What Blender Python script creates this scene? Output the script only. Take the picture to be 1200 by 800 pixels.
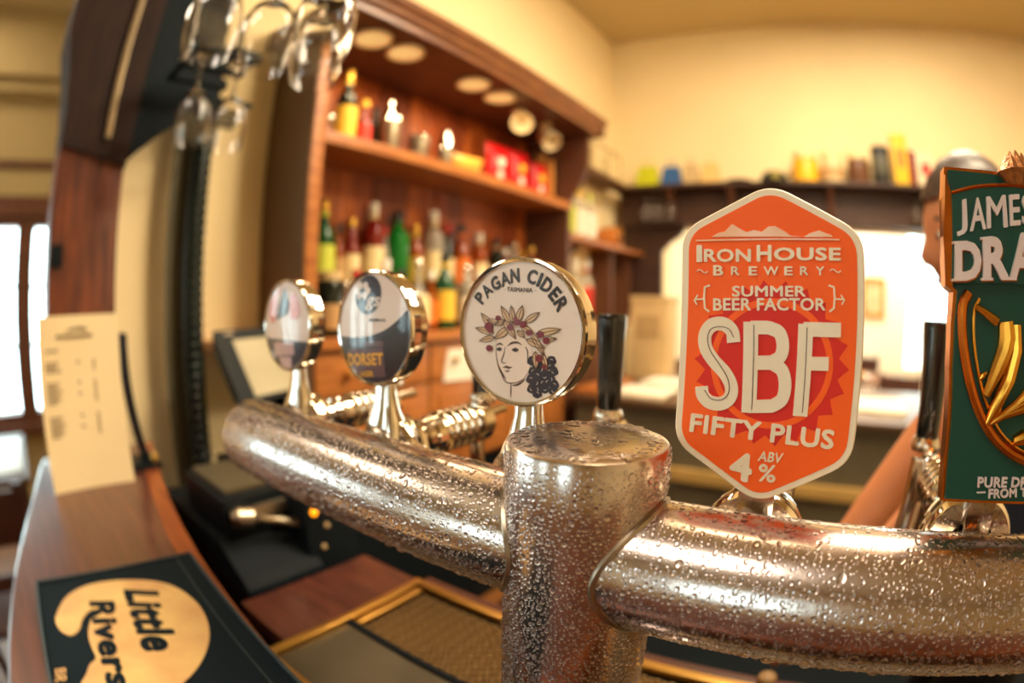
import bpy, bmesh, math, random
import numpy as np
from mathutils import Vector, Matrix, Euler

for o in list(bpy.data.objects):
    bpy.data.objects.remove(o, do_unlink=True)
SC = bpy.context.scene
COL = SC.collection
CZ = 1.37                      # height of the lens above the floor; builders take z relative to it

# ------------------------------------------------------------------ camera
def rot(a, b, c):
    ca, sa, cb, sb, cc, sc = math.cos(a), math.sin(a), math.cos(b), math.sin(b), math.cos(c), math.sin(c)
    ry = np.array([[ca, 0, sa], [0, 1, 0], [-sa, 0, ca]])
    rx = np.array([[1, 0, 0], [0, cb, -sb], [0, sb, cb]])
    rz = np.array([[cc, -sc, 0], [sc, cc, 0], [0, 0, 1]])
    return rz @ rx @ ry
RC = rot(*np.radians([-34.17, 4.64, -0.94]))
FPX = 620.0
cd = bpy.data.cameras.new('camera')
cam = bpy.data.objects.new('camera', cd)
COL.objects.link(cam)
SC.camera = cam
m = Matrix.Identity(4)
for i in range(3):
    r = RC[i]
    ax = (r[0], -r[2], r[1])
    for j in range(3):
        m[j][i] = ax[j]
m[2][3] = CZ
cam.matrix_world = m
cd.type = 'PANO'
cd.sensor_width = 36.0
cd.lens = 18.6
cd.clip_start = 0.01
tgt = cd if hasattr(cd, 'panorama_type') else cd.cycles
tgt.panorama_type = 'FISHEYE_EQUISOLID'
tgt.fisheye_lens = FPX * 36.0 / 1200.0
tgt.fisheye_fov = math.radians(180)
cd.dof.use_dof = True
cd.dof.focus_distance = 0.335
cd.dof.aperture_fstop = 2.6

# ------------------------------------------------------------------ world, lamps, exposure
W = bpy.data.worlds.new('sky')
SC.world = W
W.use_nodes = True
wn = W.node_tree.nodes
wn['Background'].inputs[0].default_value = (0.93, 1.0, 1.0, 1)
wn['Background'].inputs[1].default_value = 8.0

def area(name, loc, size, power, color, target=None, size_y=None):
    l = bpy.data.lights.new(name, 'AREA')
    l.energy = power
    l.color = color
    l.size = size
    if size_y:
        l.shape = 'RECTANGLE'
        l.size_y = size_y
    o = bpy.data.objects.new(name, l)
    o.location = (loc[0], loc[1], loc[2] + CZ)
    if target:
        o.rotation_euler = (Vector(target) - Vector(loc)).to_track_quat('-Z', 'Y').to_euler()
    COL.objects.link(o)
    return o
WARM = (1.0, 0.82, 0.58)
area('ceiling_lamp_bar', (0.5, 1.9, 2.03), 0.9, 92, WARM)
area('fill_light_cabinet', (0.6, 1.45, 1.15), 0.3, 20, (1.0, 0.82, 0.54), target=(-1.4, 1.5, 0.1))  # unseen light without a fitting, added to brighten the lower bottle shelf
area('fill_light_wall', (-0.25, 1.0, 2.03), 0.5, 12, (1.0, 0.76, 0.44))  # added fill, no fitting: warms the wall by the column and the pipe tops
area('ceiling_lamp_counter', (-0.6, -1.2, 2.03), 0.9, 26, (1.0, 0.86, 0.72))
area('ceiling_lamp_hall', (0.3, 5.6, 2.0), 1.6, 130, (1.0, 0.95, 0.86))
area('ceiling_lamp_side', (-2.9, -0.9, 2.0), 0.8, 20, (1.0, 0.84, 0.62))
SC.view_settings.view_transform = 'Standard'
SC.view_settings.look = 'None'
SC.view_settings.exposure = 0.27
SC.view_settings.gamma = 1.0
SC.view_settings.use_curve_mapping = False

# ------------------------------------------------------------------ helpers
def at(u, v, X=None, Y=None, Z=None):
    """where a sight line measured in the 1200x800 photograph meets the plane X=, Y= or Z="""
    x, y = u - 600.0, 400.0 - v
    r = math.hypot(x, y)
    th = 2 * math.asin(min(1, r / (2 * FPX)))
    s = math.sin(th) / max(r, 1e-9)
    w = np.array([x * s, y * s, -math.cos(th)]) @ RC
    q = (w[0], -w[2], w[1])
    k = X / q[0] if X is not None else Y / q[1] if Y is not None else Z / q[2]
    return (q[0] * k, q[1] * k, q[2] * k)

def lin(c):
    def f(v):
        v /= 255.0
        return v / 12.92 if v <= 0.04045 else ((v + 0.055) / 1.055) ** 2.4
    return tuple(f(v) for v in c)

MATS = {}
def mat(name, rgb, rough=0.5, metal=0.0, var=0.12, scale=6.0, bump=0.0, bscale=40.0, coat=0.0, trans=0.0, ior=1.45,
        emit=0.0, stretch=None, rgb2=None, spec=0.5, detail=4.0, sss=0.0, bdist=0.002):
    if name in MATS:
        return MATS[name]
    M = bpy.data.materials.new(name)
    M.use_nodes = True
    nt = M.node_tree
    b = nt.nodes['Principled BSDF']
    c = lin(rgb)
    b.inputs['Roughness'].default_value = rough
    b.inputs['Metallic'].default_value = metal
    b.inputs['Coat Weight'].default_value = coat
    b.inputs['Coat Roughness'].default_value = 0.03
    b.inputs['Transmission Weight'].default_value = trans
    b.inputs['IOR'].default_value = ior
    b.inputs['Specular IOR Level'].default_value = spec
    tc = nt.nodes.new('ShaderNodeTexCoord')
    mp = nt.nodes.new('ShaderNodeMapping')
    nt.links.new(tc.outputs['Object'], mp.inputs['Vector'])
    if stretch:
        mp.inputs['Scale'].default_value = stretch
    n = nt.nodes.new('ShaderNodeTexNoise')
    n.inputs['Scale'].default_value = scale
    n.inputs['Detail'].default_value = detail
    nt.links.new(mp.outputs['Vector'], n.inputs['Vector'])
    rp = nt.nodes.new('ShaderNodeValToRGB')
    d = lin(rgb2) if rgb2 else tuple(v * (1 - var) for v in c)
    e = c if rgb2 else tuple(min(1, v * (1 + var)) for v in c)
    rp.color_ramp.elements[0].position = 0.3
    rp.color_ramp.elements[1].position = 0.7
    rp.color_ramp.elements[0].color = (*d, 1)
    rp.color_ramp.elements[1].color = (*e, 1)
    nt.links.new(n.outputs['Fac'], rp.inputs['Fac'])
    nt.links.new(rp.outputs['Color'], b.inputs['Base Color'])
    if bump:
        n2 = nt.nodes.new('ShaderNodeTexNoise')
        n2.inputs['Scale'].default_value = bscale
        n2.inputs['Detail'].default_value = 3
        nt.links.new(mp.outputs['Vector'], n2.inputs['Vector'])
        bp = nt.nodes.new('ShaderNodeBump')
        bp.inputs['Strength'].default_value = bump
        bp.inputs['Distance'].default_value = bdist
        nt.links.new(n2.outputs['Fac'], bp.inputs['Height'])
        nt.links.new(bp.outputs['Normal'], b.inputs['Normal'])
    if emit:
        nt.links.new(rp.outputs['Color'], b.inputs['Emission Color'])
        b.inputs['Emission Strength'].default_value = emit
    MATS[name] = M
    return M

def glassmat(name, rgb=(255, 255, 255), ior=1.45, rough=0.0):
    if name in MATS:
        return MATS[name]
    M = bpy.data.materials.new(name)
    M.use_nodes = True
    nt = M.node_tree
    nt.nodes.remove(nt.nodes['Principled BSDF'])
    g = nt.nodes.new('ShaderNodeBsdfGlass')
    g.inputs['Color'].default_value = (*lin(rgb), 1)
    g.inputs['IOR'].default_value = ior
    g.inputs['Roughness'].default_value = rough
    nt.links.new(g.outputs[0], nt.nodes['Material Output'].inputs['Surface'])
    MATS[name] = M
    return M

def panemat(name, rgb=(240, 250, 250)):
    """thin window pane: clear with a faint mirror"""
    if name in MATS:
        return MATS[name]
    M = bpy.data.materials.new(name)
    M.use_nodes = True
    nt = M.node_tree
    nt.nodes.remove(nt.nodes['Principled BSDF'])
    t = nt.nodes.new('ShaderNodeBsdfTransparent')
    t.inputs['Color'].default_value = (*lin(rgb), 1)
    g = nt.nodes.new('ShaderNodeBsdfGlossy')
    g.inputs['Roughness'].default_value = 0.02
    mx = nt.nodes.new('ShaderNodeMixShader')
    mx.inputs[0].default_value = 0.06
    nt.links.new(t.outputs[0], mx.inputs[1])
    nt.links.new(g.outputs[0], mx.inputs[2])
    nt.links.new(mx.outputs[0], nt.nodes['Material Output'].inputs['Surface'])
    MATS[name] = M
    return M

# shapes are (verts, faces) in camera-relative metres
def join(*vfs):
    V, F = [], []
    for v, f in vfs:
        k = len(V)
        V += [tuple(p) for p in v]
        F += [tuple(i + k for i in q) for q in f]
    return V, F

def box(x0, x1, y0, y1, z0, z1, bev=0.0):
    if bev <= 0:
        v = [(x, y, z) for z in (z0, z1) for y in (y0, y1) for x in (x0, x1)]
        f = [(0, 2, 3, 1), (4, 5, 7, 6), (0, 1, 5, 4), (2, 6, 7, 3), (0, 4, 6, 2), (1, 3, 7, 5)]
        return v, f
    bm = bmesh.new()
    bmesh.ops.create_cube(bm, size=1)
    for p in bm.verts:
        p.co = ((x0 + x1) / 2 + p.co.x * (x1 - x0), (y0 + y1) / 2 + p.co.y * (y1 - y0), (z0 + z1) / 2 + p.co.z * (z1 - z0))
    bmesh.ops.bevel(bm, geom=list(bm.edges), offset=bev, segments=2, affect='EDGES', profile=0.7)
    return from_bm(bm)

def from_bm(bm):
    bm.verts.ensure_lookup_table()
    v = [tuple(p.co) for p in bm.verts]
    for i, p in enumerate(bm.verts):
        p.index = i
    f = [tuple(q.index for q in g.verts) for g in bm.faces]
    bm.free()
    return v, f

def lathe(prof, c=(0, 0, 0), axis='Z', n=20, close=False):
    """profile of (radius, height) swept about an axis through c"""
    V, F = [], []
    rings = []
    for r, h in prof:
        if r < 1e-7:
            V.append((0, 0, h))
            rings.append([len(V) - 1] * n)
        else:
            k = len(V)
            for i in range(n):
                a = 2 * math.pi * i / n
                V.append((r * math.cos(a), r * math.sin(a), h))
            rings.append(list(range(k, k + n)))
    for A, B in zip(rings, rings[1:] + ([rings[0]] if close else [])):
        for i in range(n):
            j = (i + 1) % n
            q = []
            for t in (A[i], A[j], B[j], B[i]):
                if t not in q:
                    q.append(t)
            if len(q) > 2:
                F.append(tuple(q))
    if axis == 'Y':
        V = [(x, z, -y) for x, y, z in V]
    elif axis == 'X':
        V = [(z, x, y) for x, y, z in V]
    return [(x + c[0], y + c[1], z + c[2]) for x, y, z in V], F

def tube(path, r, n=8, caps=True):
    P = [Vector(p) for p in path]
    R = r if isinstance(r, (list, tuple)) else [r] * len(P)
    V, F = [], []
    t0 = (P[1] - P[0]).normalized()
    up = Vector((0, 0, 1)) if abs(t0.z) < 0.9 else Vector((1, 0, 0))
    u = t0.cross(up).normalized()
    for i, p in enumerate(P):
        t = (P[min(i + 1, len(P) - 1)] - P[max(i - 1, 0)]).normalized()
        u = (u - t * u.dot(t)).normalized()
        w = t.cross(u)
        for k in range(n):
            a = 2 * math.pi * k / n
            q = p + (u * math.cos(a) + w * math.sin(a)) * R[i]
            V.append(tuple(q))
    for i in range(len(P) - 1):
        for k in range(n):
            j = (k + 1) % n
            F.append((i * n + k, i * n + j, (i + 1) * n + j, (i + 1) * n + k))
    if caps:
        F.append(tuple(range(n - 1, -1, -1)))
        F.append(tuple(range((len(P) - 1) * n, len(P) * n)))
    return V, F

def prism(poly, d0, d1, plane='XZ'):
    """polygon extruded between depth d0 and d1; plane XZ -> depth along Y, XY -> depth along Z, YZ -> depth along X"""
    n = len(poly)
    def p3(a, b, d):
        return {'XZ': (a, d, b), 'XY': (a, b, d), 'YZ': (d, a, b)}[plane]
    V = [p3(a, b, d0) for a, b in poly] + [p3(a, b, d1) for a, b in poly]
    F = [tuple(range(n)), tuple(range(2 * n - 1, n - 1, -1))]
    F += [(i, i + n, (i + 1) % n + n, (i + 1) % n) for i in range(n)]
    return V, F

def roundpoly(poly, rad, seg=4):
    out = []
    n = len(poly)
    for i in range(n):
        p0, p, p1 = Vector(poly[i - 1]), Vector(poly[i]), Vector(poly[(i + 1) % n])
        a, b = (p0 - p), (p1 - p)
        k = min(rad, a.length * 0.45, b.length * 0.45)
        s, e = p + a.normalized() * k, p + b.normalized() * k
        for j in range(seg + 1):
            t = j / seg
            out.append(tuple(s * (1 - t) ** 2 + p * 2 * t * (1 - t) + e * t * t))
    return out

def circ(cx, cy, r, n=24, ry=None, a0=0.0):
    ry = r if ry is None else ry
    return [(cx + r * math.cos(a0 + 2 * math.pi * i / n), cy + ry * math.sin(a0 + 2 * math.pi * i / n)) for i in range(n)]

def smooth_closed(pts, sub=5):
    out = []
    n = len(pts)
    for i in range(n):
        p0, p1, p2, p3 = (np.array(pts[(i + k) % n], float) for k in (-1, 0, 1, 2))
        for j in range(sub):
            t = j / sub
            out.append(tuple(0.5 * (2 * p1 + (p2 - p0) * t + (2 * p0 - 5 * p1 + 4 * p2 - p3) * t * t + (3 * p1 - p0 - 3 * p2 + p3) * t ** 3)))
    return out

def smooth_open(pts, sub=6):
    P = [np.array(p, float) for p in pts]
    P = [2 * P[0] - P[1]] + P + [2 * P[-1] - P[-2]]
    out = []
    for i in range(1, len(P) - 2):
        p0, p1, p2, p3 = P[i - 1:i + 3]
        for j in range(sub):
            t = j / sub
            out.append(tuple(0.5 * (2 * p1 + (p2 - p0) * t + (2 * p0 - 5 * p1 + 4 * p2 - p3) * t * t + (3 * p1 - p0 - 3 * p2 + p3) * t ** 3)))
    out.append(tuple(P[-2]))
    return out

def stroke(pts, w, taper=False):
    """a flat ribbon polygon along 2-D points"""
    P = [Vector(p) for p in pts]
    L, R = [], []
    for i, p in enumerate(P):
        t = (P[min(i + 1, len(P) - 1)] - P[max(i - 1, 0)])
        if t.length < 1e-12:
            continue
        t.normalize()
        k = w / 2
        if taper:
            k *= max(0.15, math.sin(math.pi * (i + 0.5) / len(P)))
        nrm = Vector((-t.y, t.x)) * k
        L.append(tuple(p + nrm))
        R.append(tuple(p - nrm))
    return L + R[::-1]

TXT = {}
def text2d(s, bold=0.0, shear=0.0, spacing=1.0):
    """flat triangulated lettering from Blender's own built-in font, in a unit box; bold = a fan of shifted copies"""
    key = (s, bold, shear, spacing)
    if key not in TXT:
        cu = bpy.data.curves.new('t', 'FONT')
        cu.body = s
        cu.shear = shear
        cu.space_character = spacing + bold * 1.5
        cu.resolution_u = 3
        ob = bpy.data.objects.new('t', cu)
        COL.objects.link(ob)
        dg = bpy.context.evaluated_depsgraph_get()
        me = bpy.data.meshes.new_from_object(ob.evaluated_get(dg))
        V = [(v.co.x, v.co.y) for v in me.vertices]
        F = [tuple(p.vertices) for p in me.polygons]
        bpy.data.objects.remove(ob)
        bpy.data.curves.remove(cu)
        bpy.data.meshes.remove(me)
        if bold:
            n = len(V)
            sh = [(0, 0), (bold, 0), (-bold, 0), (0, bold), (0, -bold), (bold * .7, bold * .7), (-bold * .7, bold * .7), (bold * .7, -bold * .7), (-bold * .7, -bold * .7)]
            F = [tuple(i + n * k for i in f) for k in range(len(sh)) for f in F]
            V = [(x + a, y + b) for a, b in sh for x, y in V]
        a = np.array(V)
        lo, hi = a.min(0), a.max(0)
        TXT[key] = ([tuple(p) for p in (a - lo) / (hi - lo)], F, float((hi - lo)[0] / (hi - lo)[1]))
    return TXT[key]

def text_quad(s, quad, bold=0.0, shear=0.0, spacing=1.0):
    """lettering fitted into a quad given as 2-D bl, br, tr, tl"""
    V, F, _ = text2d(s, bold, shear, spacing)
    bl, br, tr, tl = (np.array(q, float) for q in quad)
    return [tuple((bl * (1 - a) + br * a) * (1 - b) + (tl * (1 - a) + tr * a) * b) for a, b in V], F

def lift(vf2, plane, d):
    V, F = vf2
    return [{'XZ': (a, d, b), 'XY': (a, b, d)}[plane] for a, b in V], F

def thicken(vf, vec):
    """give flat lettering a real thickness; each front triangle sits a hair proud of the last so overlaps never coincide"""
    V, F = vf
    n = len(V)
    vec = np.array(vec, float)
    un = vec / np.linalg.norm(vec)
    W2 = [tuple(np.array(p) + vec) for p in V]
    E = {}
    for f in F:
        for a, b in zip(f, f[1:] + f[:1]):
            E[(a, b)] = 1
    out = list(V) + W2
    G = []
    for k, f in enumerate(F):
        s = len(out)
        out += [tuple(np.array(V[i]) - un * (1e-5 + 3e-7 * (k % 307))) for i in f]
        G.append(tuple(range(s, s + len(f))))
    for (a, b) in E:
        if (b, a) not in E:
            G.append((b, a, a + n, b + n))
    return out, G

def mesh(name, vf, material, base=(0, 0, 0), smooth=35):
    me = bpy.data.meshes.new(name)
    V, F = vf
    b = np.array(base)
    me.from_pydata([tuple(np.array(p, float) - b) for p in V], [], F)
    me.validate()
    if smooth:
        for p in me.polygons:
            p.use_smooth = True
        me.set_sharp_from_angle(angle=math.radians(smooth))
    me.materials.append(material)
    return me

def fixn(vf):
    bm = bmesh.new()
    vs = [bm.verts.new(p) for p in vf[0]]
    for f in vf[1]:
        try:
            bm.faces.new([vs[i] for i in f])
        except ValueError:
            pass
    bmesh.ops.recalc_face_normals(bm, faces=bm.faces)
    return from_bm(bm)

class Thing:
    def __init__(s, name, label, cat, base, group=None):
        s.base = np.array(base, float)
        s.o = bpy.data.objects.new(name, None)
        s.o.empty_display_size = 0.02
        s.o.location = (base[0], base[1], base[2] + CZ)
        COL.objects.link(s.o)
        s.o['label'] = label
        s.o['category'] = cat
        if group:
            s.o['group'] = group
    def part(s, name, vf, material, parent=None, label=None, smooth=35, stuff=False, fix=True):
        if fix:
            vf = fixn(vf)
        o = bpy.data.objects.new(name, mesh(name, vf, material, s.base, smooth))
        COL.objects.link(o)
        o.parent = parent or s.o
        if label:
            o['label'] = label
        if stuff:
            o['kind'] = 'stuff'
        return o

def single(name, vf, material, label, cat, group=None, kind=None, smooth=35, base=None):
    vf = fixn(vf)
    if base is None:
        a = np.array(vf[0])
        base = ((a[:, 0].min() + a[:, 0].max()) / 2, (a[:, 1].min() + a[:, 1].max()) / 2, a[:, 2].min())
    o = bpy.data.objects.new(name, mesh(name, vf, material, base, smooth))
    o.location = (base[0], base[1], base[2] + CZ)
    COL.objects.link(o)
    if label:
        o['label'] = label
    if cat:
        o['category'] = cat
    if group:
        o['group'] = group
    if kind:
        o['kind'] = kind
    return o

def structure(name, vf, material, label, parent=None, smooth=35):
    o = single(name, vf, material, label if not parent else None, None, kind=None if parent else 'structure', smooth=smooth, base=(0, 0, 0))
    if parent:
        o.parent = parent
        o.location = (0, 0, 0)
    return o

# ------------------------------------------------------------------ materials
PLASTER = mat('cream_plaster', (243, 222, 174), 0.85, var=0.04, scale=2.0, bump=0.15, bscale=60)
PLASTER2 = mat('beige_plaster', (186, 162, 112), 0.85, var=0.05, scale=2.0, bump=0.15, bscale=60)
CEILP = mat('ceiling_paint', (206, 182, 132), 0.9, var=0.03, scale=1.5)
WHITEP = mat('white_hall_paint', (250, 242, 222), 0.85, var=0.02, scale=1.5)
def wood(name, a, b, rough=0.4, st=(1, 1, 1), scale=14.0, coat=0.0):
    return mat(name, a, rough, rgb2=b, stretch=st, scale=scale, bump=0.15, bscale=scale * 2, detail=8, coat=coat)
POSTW = wood('red_brown_post_wood', (124, 62, 34), (62, 28, 22), 0.45, (4, 4, 0.5))
BARW = wood('mahogany_bar_wood', (100, 58, 44), (76, 42, 34), 0.3, (0.6, 6, 6), coat=0.25)
EDGEW = wood('orange_brown_edge_wood', (150, 82, 40), (112, 54, 28), 0.3, (0.6, 6, 6))
CABW = wood('amber_cabinet_wood', (192, 122, 60), (150, 84, 38), 0.38, (5, 0.6, 5))
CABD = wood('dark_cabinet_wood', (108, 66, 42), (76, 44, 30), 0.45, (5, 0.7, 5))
SIDEW = mat('brown_painted_side', (98, 72, 52), 0.5, var=0.08, scale=3)
PLANKW = [wood('plank_wood_%d' % i, a, b, 0.45, (6, 6, 0.7)) for i, (a, b) in enumerate(
    [((178, 88, 36), (124, 54, 24)), ((200, 108, 44), (140, 66, 28)), ((150, 72, 34), (100, 44, 24))])]
BEAMW = wood('dark_beam_wood', (78, 50, 36), (54, 34, 28), 0.5, (0.7, 5, 5))
FLOORW = wood('warm_floor_wood', (150, 98, 50), (112, 68, 34), 0.4, (0.8, 6, 1))
COUNTERW = wood('red_brown_counter_wood', (88, 46, 34), (62, 32, 26), 0.35, (0.8, 6, 6))
BLACK = mat('navy_black_plastic', (11, 20, 26), 0.45, var=0.1, spec=0.25)
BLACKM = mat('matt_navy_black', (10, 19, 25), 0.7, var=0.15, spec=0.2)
CHROME = mat('chrome', (214, 206, 194), 0.09, 1.0, var=0.05, scale=30)
STEEL = mat('brushed_steel', (170, 158, 138), 0.32, 1.0, var=0.12, scale=30)
BRASS_TONE = mat('warm_brass_tone', (206, 166, 92), 0.28, 1.0, var=0.1)
PAPER = mat('cream_paper', (236, 216, 172), 0.8, var=0.02)
INK = mat('dark_ink', (48, 42, 40), 0.7, var=0.05)

# ------------------------------------------------------------------ room shell
XW, YW, ZC = -1.52, 3.61, 2.08
ZF = -CZ
XF, YB, XR = -4.0, -3.4, 2.4

def wall_with_holes(axis, pos, thick, a0, a1, z0, z1, holes):
    """wall slab built of boxes round rectangular openings (a0,a1,z0,z1)"""
    cuts = sorted({a0, a1, *[h[0] for h in holes], *[h[1] for h in holes]})
    out = []
    for c0, c1 in zip(cuts, cuts[1:]):
        spans = [(z0, z1)]
        for h in holes:
            if h[0] <= c0 + 1e-6 and h[1] >= c1 - 1e-6:
                new = []
                for s0, s1 in spans:
                    if h[2] > s0: new.append((s0, min(h[2], s1)))
                    if h[3] < s1: new.append((max(h[3], s0), s1))
                spans = new
        for s0, s1 in spans:
            if s1 - s0 > 1e-6:
                out.append(box(pos, pos + thick, c0, c1, s0, s1) if axis == 'X' else box(c0, c1, pos, pos + thick, s0, s1))
    return join(*out)

def struct(name, vf, m, label, cat, smooth=0):
    o = structure(name, vf, m, label, smooth=smooth)
    o['category'] = cat
    return o
struct('floor', box(XF, XR, YB, 7.0, ZF - 0.1, ZF), FLOORW, 'warm brown wooden floor of the pub', 'floor')
struct('ceiling', box(XF - 0.1, XR + 0.1, YB - 0.1, 7.1, ZC, ZC + 0.1), CEILP, 'plain tan painted ceiling above the bar', 'ceiling')
struct('wall_left', box(XW - 0.12, XW, 0.26, YW, ZF, ZC), PLASTER, 'yellow cream plaster wall behind the bottle cabinet', 'wall')
OPX0, OPX1, OPZ0, OPZ1 = -1.16, 1.05, -0.62, 0.53
struct('wall_back', wall_with_holes('Y', YW, 0.16, XW - 0.12, XR, ZF, ZC, [(OPX0, OPX1, OPZ0, OPZ1)]), PLASTER,
       'cream back wall with the wide bright serving hatch', 'wall')
struct('wall_right', box(XR, XR + 0.1, YB, 7.0, ZF, ZC), PLASTER, 'cream side wall at the end of the bar', 'wall')
struct('wall_partition', box(XF, XW - 0.12, 0.45, 0.57, ZF, ZC), PLASTER2, 'beige partition wall behind the wooden post', 'wall')
WINS = [(-1.3, 0.42, -0.79, 0.60), (-3.1, -1.55, -0.79, 0.72)]
struct('wall_window', wall_with_holes('X', XF - 0.1, 0.1, YB, 0.57, ZF, ZC, WINS), PLASTER2, 'beige wall holding the brown framed windows', 'wall')
BWINS = [(-3.0, -2.2, -0.4, 0.9), (-0.75, 0.05, -0.4, 0.9)]
struct('wall_front', wall_with_holes('Y', YB - 0.1, 0.1, XF - 0.1, XR, ZF, ZC, BWINS), PLASTER2, 'beige street wall with tall windows', 'wall')
# the hall beyond the hatch
struct('wall_hall_left', box(-2.2, -2.1, YW + 0.16, 7.0, ZF, ZC), WHITEP, 'white wall of the room beyond the hatch', 'wall')
HW = [(1.06, 2.1, -0.66, 1.02)]
struct('wall_hall_back', wall_with_holes('Y', 6.5, 0.1, -2.2, XR, ZF, ZC, HW), WHITEP, 'white back wall of the room beyond the hatch', 'wall')

WFR = wood('brown_window_wood', (120, 70, 44), (84, 46, 30), 0.45, (4, 4, 0.6))
WFW = mat('white_window_paint', (244, 240, 226), 0.5, var=0.03)
PANE = panemat('window_pane')
def window(name, axis, pos, a0, a1, z0, z1, mull, rows, fm, label, fw=0.07, mw=0.07):
    """framed window with mullions at the given places; every pane and bar its own piece"""
    def bx(p0, p1, q0, q1, r0, r1):
        return box(p0, p1, q0, q1, r0, r1) if axis == 'X' else box(q0, q1, p0, p1, r0, r1)
    t0, t1 = pos, pos + 0.1
    fr = join(bx(t0 - .01, t1 + .02, a0, a1, z1 - fw, z1), bx(t0 - .01, t1 + .02, a0, a1, z0, z0 + fw),
              bx(t0 - .01, t1 + .02, a0, a0 + fw, z0 + fw, z1 - fw), bx(t0 - .01, t1 + .02, a1 - fw, a1, z0 + fw, z1 - fw))
    w = struct(name, fr, fm, label, 'window')
    zs = [z0 + fw] + [z0 + fw + (z1 - z0 - 2 * fw) * r for r in rows] + [z1 - fw]
    lo = [a0 + fw] + [c + mw / 2 for c in mull]
    hi = [c - mw / 2 for c in mull] + [a1 - fw]
    for c in mull:
        structure('mullion', bx(t0, t1 + 0.01, c - mw / 2, c + mw / 2, z0 + fw, z1 - fw), fm, None, parent=w, smooth=0)
    for l, h in zip(lo, hi):
        for k in range(len(zs) - 1):
            if k:
                structure('glazing_bar', bx(t0 + 0.03, t1 - 0.03, l, h, zs[k] - 0.012, zs[k] + 0.012), fm, None, parent=w, smooth=0)
            structure('pane', bx(t0 + 0.045, t0 + 0.05, l, h, zs[k], zs[k + 1]), PANE, None, parent=w, smooth=0)
    return w
window('window_1', 'X', XF - 0.1, *WINS[0], [-0.62, 0.055], [0.36, 0.68], WFR, 'bright brown framed window left of the wooden post', mw=0.14)
window('window_2', 'X', XF - 0.1, *WINS[1], [-2.6, -2.05], [0.5], WFR, 'tall brown framed side window lighting the bar')
window('window_3', 'Y', YB - 0.1, *BWINS[0], [-2.6], [0.5], WFR, 'left street window behind the customers')
window('window_4', 'Y', YB - 0.1, *BWINS[1], [-0.35], [0.5], WFR, 'right street window behind the customers')
window('window_5', 'Y', 6.5, *HW[0], [1.31, 1.57, 1.83], [0.25, 0.5, 0.75], WFW, 'white small-paned window in the bright room beyond the hatch', fw=0.05, mw=0.04)
# trims on the window wall
struct('trim_1', join(box(XF, XF + 0.05, YB, 0.45, 0.60, 0.70), box(XF, XF + 0.03, -1.15, 0.45, 0.70, 0.74)), WFR, 'brown wooden head moulding above the side window', 'trim')
struct('trim_2', box(XF, XF + 0.03, YB, 0.45, 0.94, 0.99), WFR, 'brown picture rail high on the window wall', 'trim')
struct('trim_3', join(box(XF, XF + 0.14, YB, 0.45, 1.46, 1.55), box(XF, XF + 0.22, YB, 0.45, 1.55, ZC)), PLASTER2, 'stepped plaster cornice under the ceiling', 'trim')
struct('trim_4', box(XF, XF + 0.12, -1.15, 0.45, -0.86, -0.79), WFR, 'brown wooden sill under the side window', 'trim')

# ------------------------------------------------------------------ beer tower
PX, PY, PR = -0.132, 0.278, 0.050
PZ, QR = -0.157, 0.0422
PTOP, TRAYZ = -0.082, -0.42
XL, XRT = -0.558, 0.335
WET = mat('wet_fogged_steel', (206, 194, 188), 0.21, 1.0, var=0.1, scale=55, bump=0.12, bscale=300, bdist=0.0004, detail=6)
WATER = glassmat('condensation_water', (255, 255, 255), 1.33)
tower = Thing('beer_tower', 'fat chrome T-shaped beer tower covered in condensation drops', 'beer tower', (PX, PY, TRAYZ))
pillar = tower.part('pillar', lathe([(0, PTOP), (PR * .5, PTOP + .0006), (PR - 0.004, PTOP), (PR - 0.0012, PTOP - 0.0012), (PR, PTOP - 0.004)] +
                                    [(PR, PTOP - 0.004 - k * 0.03) for k in range(1, 11)] + [(PR, TRAYZ + 0.012), (PR + 0.016, TRAYZ + 0.008), (PR + 0.018, TRAYZ)],
                                    (PX, PY, 0), n=72), WET)
def pipe(x0, x1):
    prof = [(0, x0 - 0.006), (QR * .5, x0 - 0.005), (QR - 0.008, x0 - 0.001), (QR - 0.002, x0 + 0.004), (QR, x0 + 0.010)]
    prof += [(QR, x0 + 0.01 + (x1 - x0 - 0.02) * k / 10) for k in range(1, 11)]
    prof += [(QR - 0.002, x1 - 0.004), (QR - 0.008, x1 + 0.001), (QR * .5, x1 + 0.005), (0, x1 + 0.006)]
    return lathe(prof, (0, PY, PZ), axis='X', n=64)
tower.part('cross_pipe', pipe(XL, XRT), WET)
for s in (-1, 1):
    seam = []
    for k in range(49):
        a = 2 * math.pi * k / 48
        y, z = QR * math.sin(a), QR * math.cos(a)
        seam.append((PX + s * (math.sqrt(PR ** 2 - y * y) + 0.0008), PY + y, PZ + z))
    tower.part('weld_seam', tube(seam, 0.0022, 6, caps=False), STEEL)

# condensation: domes of water seated on the metal
def droplets(rng, sample, count, rfun):
    """dart throwing on an unrolled surface; sample() -> (a, b) metres; returns kept (a, b, r)"""
    cell = 0.004
    grid = {}
    keep = []
    for _ in range(count):
        a, b = sample()
        r = rfun()
        ci, cj = int(a / cell), int(b / cell)
        ok = True
        for i in range(ci - 1, ci + 2):
            for j in range(cj - 1, cj + 2):
                for (p, q, s) in grid.get((i, j), ()):
                    if (p - a) ** 2 + (q - b) ** 2 < (1.04 * (r + s)) ** 2:
                        ok = False
                        break
                if not ok: break
            if not ok: break
        if ok:
            grid.setdefault((ci, cj), []).append((a, b, r))
            keep.append((a, b, r))
    return keep

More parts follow.
